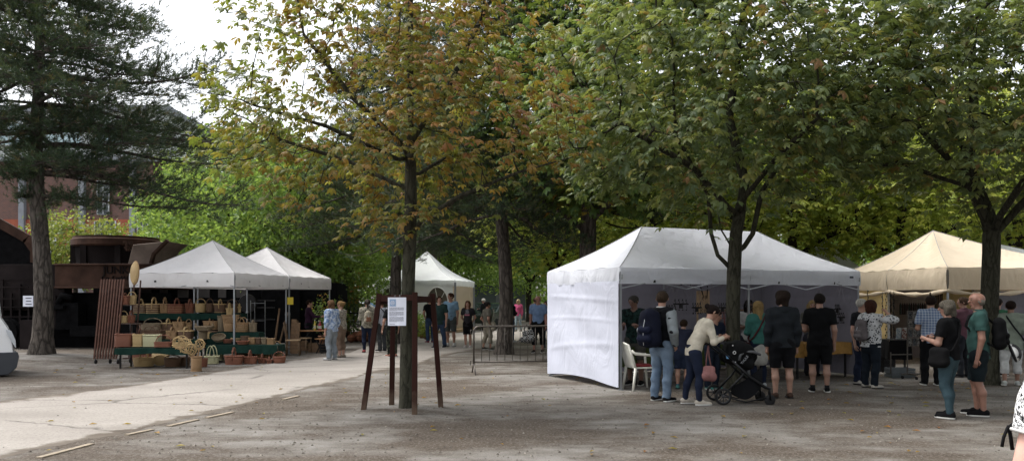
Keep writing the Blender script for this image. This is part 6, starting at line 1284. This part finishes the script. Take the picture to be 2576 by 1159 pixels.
# parked cars far beyond the trellis
def car(label, x, y, rz, paint, L=4.2):
    root = empty('parked_car', (x, y, 0), rz, label, 'car', 'cars parked beyond the trees'); m = NT('car_paint').set(Base_Color=rgb(paint), Roughness=.25, Metallic=.2).mat
    pr = [(-L/2,.32), (-L/2,.75), (-L/2+.15,.9), (-1.25,.98), (-.6,1.42), (.7,1.45), (1.45,.98), (L/2-.1,.85), (L/2,.6), (L/2,.32)]; b = MB(); b.prism(pr, -.86, .86); b.build('body', m, root, bevel=.06)
    for sg in (-1, 1): b = MB(); b.prism([(-1.05,.99), (-.52,1.36), (.62,1.38), (1.15,.99)], .865*sg-.006, .865*sg+.006); b.build('window', GLASS, root)
    b = MB(); b.add([(-1.22,-.7,1.0),(-1.22,.7,1.0),(-.64,.66,1.39),(-.64,-.66,1.39)], [(0,1,2,3)]); b.build('windscreen', GLASS, root); root.children if False else None
    for sx in (-1.3, 1.3):
        for sg in (-1, 1): b = MB(); b.lathe([(.03,-.1), (.28,-.1), (.31,0), (.28,.1), (.03,.1)], (sx, sg*.78, .31), 20, M=Matrix.Rotation(R(90), 3, 'X'), flat=True); b.build('wheel', TYRE, root)
    for sg in (-1, 1): b = MB(); b.box((-L/2-.005, sg*.62, .7), (.03, .28, .13)); b.build('headlight', CHROME, root)
    return root
car('white car parked far behind the ironwork stall', xat(892,48), 48, R(15), '#c8ccd0'); car('pale blue car parked behind the white one', xat(905,53), 53, R(10), '#86a8c8'); car('dark green car parked beyond the barrier next to the pine', xat(1235,46), 46, R(70), '#2c3a34'); car('silver car parked left of the white one', xat(868,50), 50, R(5), '#a8b0b4')
# distant grey shed and lattice fence at the end of the path
root = empty('shed', (xat(1225,62), 62, 0), 0, 'low dark grey shed with flat roof at the far end of the path', 'shed'); b = MB(); b.box((0,1.5,1.3), (6,3,2.6)); b.build('wall', plain('grey_cladding', '#5c646a', .8, 0, .1), root)
b = MB(); b.box((0,1.4,2.68), (6.6,3.6,.16)); b.build('roof', plain('shed_roof', '#3c4044', .8), root); b = MB(); b.box((1.2,-.03,1.0), (1.0,.05,2.0)); b.build('door', CONC, root)
# ---------------------------------------------------------------- stall contents of the big white tent
dirf = math.atan2(f1.y, f1.x)
def wl(a, b): p = W0+f1*a+f2*b; return p      # position inside the big tent: a along the front, b to the back
def ttable(label, a, b, L, D, z, cloth, drop=.32):
    p = wl(a, b); r = dtable(label, 0, 100, 20, 20.7, z, drop, True, cloth, group='cloth-covered stall tables'); bpy.data.objects.remove
    return r
def stall_table(label, a, b, L, D, z, cloth, drop):
    p = wl(a, b); u0 = CU; u1 = CU+L/20*FPX; r = dtable(label, u0, u1, 20, 20+D, z, drop, True, cloth, 'stall_table', 'table', 'tables inside the big white tent'); r.location = (p.x, p.y, 0); r.rotation_euler.z = dirf; return r
stall_table('olive-clothed stall table behind the people in the left half of the white tent', 1.75, .95, 2.2, .7, .76, OCLOTH, .42)
stall_table('yellow-clothed stall table in the middle of the white tent', 3.95, .6, 1.4, .7, .76, YCLOTH, .3); stall_table('yellow-clothed stall table at the right end of the white tent', 5.3, .5, 1.2, .7, .76, YCLOTH, .26)
def mobile(label, u, vt, vb, Y, w_, seed):
    r = random.Random(seed); c = at(u, vb, Y); H_ = min(2.14, zat(vt, Y))-c.z; root = empty('hanging_mobile', c, dirf, label, 'mobile', 'wire and metal mobiles hanging in the white tent'); b = MB()
    for (sx, sy) in ((-1,0), (1,0), (-.8,.12), (.9,-.1)): b.tube([(sx*w_/2*.9, sy, 0), (sx*w_*.06, sy*.1, H_)], .0035, 4)
    b.build('string', plain('grey_cord', '#77747a', .8), root); b = MB(); b.bar((-w_/2,0,0), (w_/2,0,0), .022, .03); b.bar((0,-.1,-.01), (0,.1,-.01), .02)
    b.box((0,0,-.05), (.05,.05,.08))
    for k in range(4): x = -w_/2+w_*(k+.5)/4; b.tube([(x,0,.015), (x+.015,0,.05), (x-.01,0,.07), (x-.03,0,.05)], .006, 5); b.ball((x, .01, .085), .014, n=6); b.tube([(x,0,-.015), (x+r.uniform(-.02,.02),0,-.1)], .004, 4); b.ball((x, 0, -.12), .013+.006*r.random(), n=6)
    b.build('figures', DKMET, root)
for i, a in enumerate(((1713,712,764,16.2,.36), (1688,712,778,16.6,.26), (1753,716,773,16.6,.24), (1818,720,773,16.8,.24), (1886,722,770,17,.22), (2060,724,772,17.4,.2), (2116,724,797,17.2,.2), (2107,724,776,17.5,.14))):
    mobile(['wide wire mobile with small figures left of the varsity jacket head', 'lower hanging mobile behind the rucksack man', 'narrow hanging mobile above the bending woman', 'small hanging mobile left of the chestnut trunk', 'small mobile hanging right of the middle tent pole', 'string mobile above the man in black', 'low hanging mobile at the right inner wall', 'tiny mobile beside the low one at the right inner wall'][i], *a, seed=i)
p = wl(3.55, 2.2); root = empty('display_board', (p.x, p.y, 0), dirf, 'upright light wooden board with black-handled tools inside the white tent', 'display board'); b = MB(); b.box((0,0,1.62), (.36,.02,.5)); b.bar((-.14,.02,0), (-.14,.02,1.8), .03); b.bar((.14,.02,0), (.14,.02,1.8), .03); b.build('board', WOODP, root)
b = MB(); r6 = random.Random(3)
for k in range(9): x, z = r6.uniform(-.15,.15), r6.uniform(1.42,1.82); b.tube([(x,-.02,z), (x+r6.uniform(-.03,.03),-.03,z-.06), (x+r6.uniform(-.04,.04),-.02,z-.09)], .005, 5)
b.tube([(-.1,-.03,1.98), (-.05,-.03,1.86), (0,-.03,1.7)], [.016,.014,.005], 7); b.tube([(.1,-.03,2.0), (.1,-.03,1.88), (.09,-.03,1.7)], [.014,.012,.005], 7); b.build('tool', BLACK, root)
p = wl(4.6, 2.4); root = empty('shelf', (p.x, p.y, 0), dirf, 'light wooden display shelf with small black metal pieces inside the white tent', 'shelf'); b = MB(); b.box((0,0,1.42), (1.0,.28,.03)); b.box((.1,.08,.7), (.12,.03,1.42)); b.box((-.4,.08,.7), (.08,.03,1.42)); b.box((.42,.08,.7), (.08,.03,1.42)); b.build('boards', WOODL, root)
def figurine(label, a, bb, z, kind, seed):
    p = wl(a, bb); root = empty('figurine', (p.x, p.y, z), dirf+seed, label, 'figurine', 'small metal figures on the stall'); b = MB(); r = random.Random(seed*7+1); b.lathe([(.03,0), (.035,.006), (.01,.012)], n=12); b.tube([(0,0,.01), (.004,0,.06), (0,0,.1)], .006, 6); b.ball((0,0,.115), .014, n=7)
    for sg in (-1, 1): b.tube([(0,0,.09), (sg*.03,0,.08+.03*r.random()), (sg*.05,0,.1)], .004, 5)
    b.build('body', DKMET if kind else CHROME, root)
for i in range(7): figurine(f'dark little metal figure on the display shelf, {["first","second","third","fourth","fifth","sixth","seventh"][i]} from its left end', 4.2+.13*i, 2.36, 1.437, 1, i*.4)
for i in range(6): figurine(f'shiny little metal figure on the olive-clothed table, {["first","second","third","fourth","fifth","sixth"][i]} from the rucksack man', 1.1+.22*i, .8+.1*(i % 2), .757, 0, i*.5)
for i in range(5): figurine(f'dark little bottle-shaped figure on the right yellow table, {["first","second","third","fourth","fifth"][i]} from the left', 5.1+.14*i, .4, .757, 1, i*.3)
o = empty('picture_frame', at(1811, 800, 16.9), dirf, 'red-brown wooden frame display behind the boy in the white tent', 'frame'); b = MB(); RB = plain('red_brown_frame', (.16,.05,.045), .6)
for z in (-.16, 0, .12): b.bar((-.14,0,z), (.14,0,z), .022)
b.bar((-.13,0,-.18), (-.1,0,.14), .022); b.bar((.13,0,-.18), (.1,0,.14), .022); b.bar((0,.1,-.6), (0,0,.1), .02); b.build('frame', RB, o)
# white monobloc chair with red cushion
def resin_chair(x, y, rz):
    root = empty('garden_chair', (x, y, 0), rz, 'white plastic armchair with a dark red cushion behind the rucksack man', 'chair'); m = WHITEP
    MB().box((0,.02,.42), (.46,.44,.025)).build('seat', m, root, bevel=.01)
    for sx in (-1, 1):
        b = MB(); b.tube([(sx*.24,.24,0), (sx*.25,.21,.42), (sx*.26,.2,.64)], [.02,.026,.022], 8); b.build('leg', m, root); b = MB(); b.tube([(sx*.24,-.26,0), (sx*.22,-.2,.42)], [.02,.028], 8); b.build('leg', m, root)
        b = MB(); b.tube([(sx*.26,.22,.64), (sx*.265,0,.66), (sx*.25,-.22,.68), (sx*.22,-.28,.75)], .022, 8); b.build('armrest', m, root)
    b = MB(); b.tube([(-.22,-.2,.42), (-.22,-.26,.62), (-.19,-.33,.84), (0,-.35,.88), (.19,-.33,.84), (.22,-.26,.62), (.22,-.2,.42)], .02, 8)
    for k in range(-3, 4): b.bar((k*.055,-.21,.44), (k*.05,-.34,.86), .03, .012)
    b.build('backrest', m, root); MB().box((0,.0,.455), (.38,.36,.045)).build('cushion', fabric('#8c1c24'), root, bevel=.02)
resin_chair(xat(1612, 14.9), 14.9, R(-75))
# pram
Yp = 12.75; root = empty('pushchair', (xat(1818, Yp), Yp, 0), 0, 'black pushchair with an infant car seat clipped on, beside the cream cardigan woman', 'pram'); k_ = .203/FPX*Yp
def q(x, y, d=0): return Vector(((x-215)*k_, d, (1018-y)*k_))
FR = plain('pram_frame', '#1a1b1d', .4, .5)
for sg in (0, .5):
    b = MB(); b.tube([q(330,470,sg), q(560,680,sg), q(740,800,sg), q(800,820,sg)], [.02,.024,.026,.02], 8); b.tube([q(20,265,sg+(0 if sg else 0)), q(110,275,sg), q(250,390,sg), q(330,470,sg)], .017, 8)
    b.tube([q(215,910,sg), q(420,700,sg), q(500,600,sg)], .018, 8); b.tube([q(215,910,sg), q(500,985,sg), q(760,930,sg)], .012, 6); b.build('frame', FR, root)
    w1 = MB(); w1.lathe([(.103,-.022), (.128,-.024), (.136,0), (.128,.024), (.103,.022)], q(215,912,sg-.04+.08*(sg > 0)), 30, M=Matrix.Rotation(R(90), 3, 'X'), cap=False); ww = w1.build('wheel', TYRE, root)
    rb = MB(); c = q(215,912,sg-.04+.08*(sg > 0)); rb.tube([c+Vector((.102*math.cos(a),0,.102*math.sin(a))) for a in np.linspace(0, 6.283, 25)[:-1]], .009, 6, closed=True)
    for j in range(8): a = j*6.283/8; rb.bar(c, c+Vector((.1*math.cos(a),0,.1*math.sin(a))), .012)
    rb.ball(c, .024, n=8); rb.build('rim', plain('wheel_rim_grey', '#3a3b3e', .4, .3), ww)
    w1 = MB(); c = q(805,960,sg+.02); w1.lathe([(.03,-.02), (.08,-.022), (.09,0), (.08,.022), (.03,.02)], c, 24, M=Matrix.Rotation(R(90), 3, 'X')@Matrix.Rotation(R(0), 3, 'Z')); w1.build('wheel', TYRE, root); b = MB(); b.tube([q(805,960,sg+.05), q(800,850,sg+.03), q(800,810,sg)], .018, 7); b.tube([q(805,960,sg-.01), q(800,850,sg), q(800,810,sg)], .014, 7); b.build('fork', FR, root)
b = MB(); b.tube([q(20,265,0), q(5,262,.25), q(20,265,.5)], .02, 10); b.build('handlebar', plain('foam_grip', '#2a2220', .8), root)
b = MB(); b.grid(lambda a, c: q(330+ (720-330)*a, 860+120*math.sin(a*3.0)*(1)-100*a*a, .05+.4*c), 16, 6); b.grid(lambda a, c: q(330+390*a, 860+120*math.sin(a*3.0)*c-100*a*a-(1-c)*(60+160*a), .05), 16, 6); b.build('basket', fabric('#15161a'), root)
L3 = lambda x, y, d: np.array(q(x, y, d))
sdf_obj('seat_shell', [(L3(330,430,.13), L3(560,520,.13), .11, .1), (L3(330,430,.37), L3(560,520,.37), .11, .1), (L3(560,520,.25), L3(640,440,.25), .12, .08), (L3(360,330,.15), L3(360,330,.35), .1, .1), (L3(455,345,.14), L3(455,345,.36), .15, .15), (L3(540,370,.14), L3(540,370,.36), .13, .13), (L3(640,400,.15), L3(640,400,.35), .05, .05)], fabric('#101113'), root, .014, .05, None, 3, .003)
hd = MB(); 0 and hd.grid(lambda a, c: q(450+195*math.cos(2.75-a*2.5)*1.0, 425-185*math.sin(.35+a*2.5*.93)*(.8+.2*math.sin(c*3.14159)), .05+.4*c+.0*a), 16, 10); 0
b = MB(); b.tube([q(425,470,.02), q(440,400,.02), q(500,360,.02), q(600,362,.02), q(690,400,.02)], .022, 8); b.tube([q(425,470,.48), q(440,400,.48), q(500,360,.48), q(600,362,.48), q(690,400,.48)], .022, 8); b.build('carry_handle', plain('grey_trim', '#4a4b4e', .6), root)
b = MB(); c = q(362,372,.005); b.tube([c+Vector((.022*math.cos(a),0,.022*math.sin(a))) for a in np.linspace(0, 6.283, 17)[:-1]], .006, 6, closed=True); c = q(344,285,.02); b.ball(c, .012, n=8); c = q(372,490,.0); b.ball(c, .012, n=8); b.build('rivet', plain('silver_rivet', '#b8b8b8', .4), root)
b = MB(); b.prism([tuple((q(255,410).x, q(255,410).z)), tuple((q(290,412).x, q(290,412).z)), tuple((q(308,448).x, q(308,448).z)), tuple((q(262,445).x, q(262,445).z))], -.012, -.004); b.build('sticker', fabric('#5aa0d4'), root)
text('THULE', q(455,520,-.0)+Vector((0,-.012,0)), .055, plain('grey_logo', '#8a8c90', .6), root, name='logo', ext=.002).rotation_euler = (R(90), R(-52), 0)
o = empty('diaper_bag', at(1782, 935, 12.7), R(20), 'dusty pink backpack hanging from the pushchair handle', 'bag'); sdf_obj('pouch', [(np.array([-.05,0,.03]), np.array([.05,0,.03]), .07, .07), (np.array([-.06,0,-.06]), np.array([.06,0,-.07]), .085,.085)], fabric('#b0706c'), o, .012, .04, None, 4, .008)
b = MB(); b.tube([(-.05,0,.08), (-.02,.02,.25), (.03,.05,.42)], .012, 6); b.tube([(.05,0,.08), (.03,.03,.25), (.04,.06,.42)], .012, 6); b.build('strap', fabric('#9c6460'), o)
# ---------------------------------------------------------------- beige pavilion contents
for i, (u, vt, vb, c1, c2) in enumerate(((2183,728,772,'#2f4436','#6b5836'), (2220,734,815,'#1c1c22','#80807a'), (2229,734,858,'#26282e','#b0a890'), (2240,732,842,'#141416','#3c2c24'), (2248,732,852,'#0e0e10','#2c2c30'))):
    Y = 18.9; root = empty('bead_string', (xat(u,Y), Y, zat(vb,Y)), 0, ['short green bead tassel hanging at the left of the beige pavilion', 'thin dark bead necklace, second from the left in the beige pavilion', 'long light and dark bead necklace in the beige pavilion', 'black bead necklace left of the corner pole', 'long thick black bead necklace by the corner pole'][i], 'necklace', 'bead necklaces hanging in the beige pavilion'); H_ = (vb-vt)/FPX*Y; b = MB(); n = int(H_/.035); r = random.Random(i)
    for k in range(n): b.ball((.012*math.sin(k*1.3), 0, k*H_/n), .012+.008*r.random(), n=5, mi=k % 2)
    b.tube([(0,0,0), (0,0,H_)], .004, 4); b.build('beads', [fabric(c1), fabric(c2)], root)
Y = 21.0; root = empty('hanging_rail', (xat(2288,Y), Y, 0), 0, 'rail of dark leather pouches at the back of the beige pavilion', 'clothes rail'); b = MB(); b.bar((-.45,0,zat(751,Y)), (.45,0,zat(751,Y)), .02); b.bar((-.45,0,0), (-.45,0,zat(751,Y)), .025); b.bar((.45,0,0), (.45,0,zat(751,Y)), .025); b.build('rail', STEEL, root)
for k in range(12):
    o = empty('leather_pouch', (xat(2264+5.6*k,Y), Y-.02, zat(778,Y)), 0, 'dark flat leather pouch hanging on the rail in the beige pavilion', 'pouch', 'dark leather pouches on the rail'); b = MB(); b.box((0,0,0), (.045,.03,.26)); b.box((0,0,.14), (.03,.015,.06)); b.build('leather', fabric(['#1c2a26','#26191a','#141416','#2c1f22'][k % 4]), o, bevel=.006); b = MB(); b.tube([(0,0,.16), (0,0,.28)], .003, 4); b.build('hook', STEEL, o)
for k in range(8):
    o = empty('leather_belt', (xat(2340+5.4*k,18.9), 18.9+.02*k, zat(790-(k*7 % 20),18.9)), 0, 'long dark belt hanging beside the checked shirt', 'belt', 'belts hanging in the beige pavilion'); b = MB(); Hb = zat(735,18.9)-o.location.z; b.box((0,0,Hb/2), (.03,.008,Hb)); b.build('strap', fabric(['#1c1210','#2c1a1c','#3c2a26','#141416'][k % 4]), o); b = MB(); b.tube([(-.02,0,0), (.02,0,0), (.02,0,-.04), (-.02,0,-.04)], .004, 4, closed=True); b.build('buckle', CHROME, o)
Y = 16.9; root = empty('card_rack', (xat(2299,Y), Y, 0), R(8), 'wire postcard rack on castors beside the man in the checked shirt', 'card rack'); b = MB()
for sx in (-.15, .15): b.bar((sx,0,.08), (sx,0,zat(782,Y)), .02)
for v in (782, 804, 826, 848, 870): b.bar((-.15,0,zat(v,Y)), (.15,0,zat(v,Y)), .015)
b.bar((-.28,0,.1), (.28,0,.1), .03); b.bar((-.1,-.25,.1), (-.1,.25,.1), .03); b.bar((-.4,.2,.1), (-.4,.2,.55), .02); b.bar((-.4,.2,.5), (.1,.2,.5), .02); b.build('frame', STEEL, root)
for (x_, y_) in ((-.26,0), (.26,0), (-.1,-.23), (-.1,.23)): c = MB(); c.lathe([(.01,-.012), (.035,-.012), (.035,.012), (.01,.012)], (x_, y_, .036), 14, M=Matrix.Rotation(R(90), 3, 'Y'), flat=True); c.build('castor', TYRE, root)
cards = [fabric('#6c6e70','blotch','#2c2e30',.9,2.2), fabric('#3c3a38','blotch','#8a8680',.9,2.0)]
for r_ in range(4):
    for c_ in range(3): b = MB(); b.box((-.1+.1*c_, -.02, zat(793+22*r_,Y)), (.085,.006,.15), rx=-.12); b.build('postcard', cards[(r_+c_) % 2], root)
root = dtable('black-clothed table behind the postcard rack', 2238, 2290, 17.8, 18.4, zat(853,17.9), .42, True, BCLOTH, group='black-clothed tables in the beige pavilion')
dtable('dark low table with wares at the left of the beige pavilion', 2196, 2236, 18.8, 19.4, zat(852,19), .45, True, fabric('#2a2422'), group='black-clothed tables in the beige pavilion')
crate('grey plastic crate under the postcard rack', xat(2275,17), 17.2, 0, .5, .35, .22, plain('grey_crate', '#5a5f62', .6)); crate('dark crate in the shade left of the postcard rack', xat(2222,18.6), 18.7, 0, .5, .35, .3, BLACK)
for (u_, c_, l_) in ((2262,'#8aa0aa','small pale blue card standing on the black table'), (2277,'#8a4a38','small red-brown card standing on the black table')):
    o = empty('greeting_card', (xat(u_,18), 18.0, zat(853,17.9)+.0), R(5), l_, 'card'); b = MB(); b.box((0,.02,.13), (.12,.004,.25), rx=.12); b.build('card', fabric(c_,'blotch','#c8c8c0'), o); b = MB(); b.bar((0,.1,.0), (0,.035,.15), .01); b.build('stand', STEEL, o)
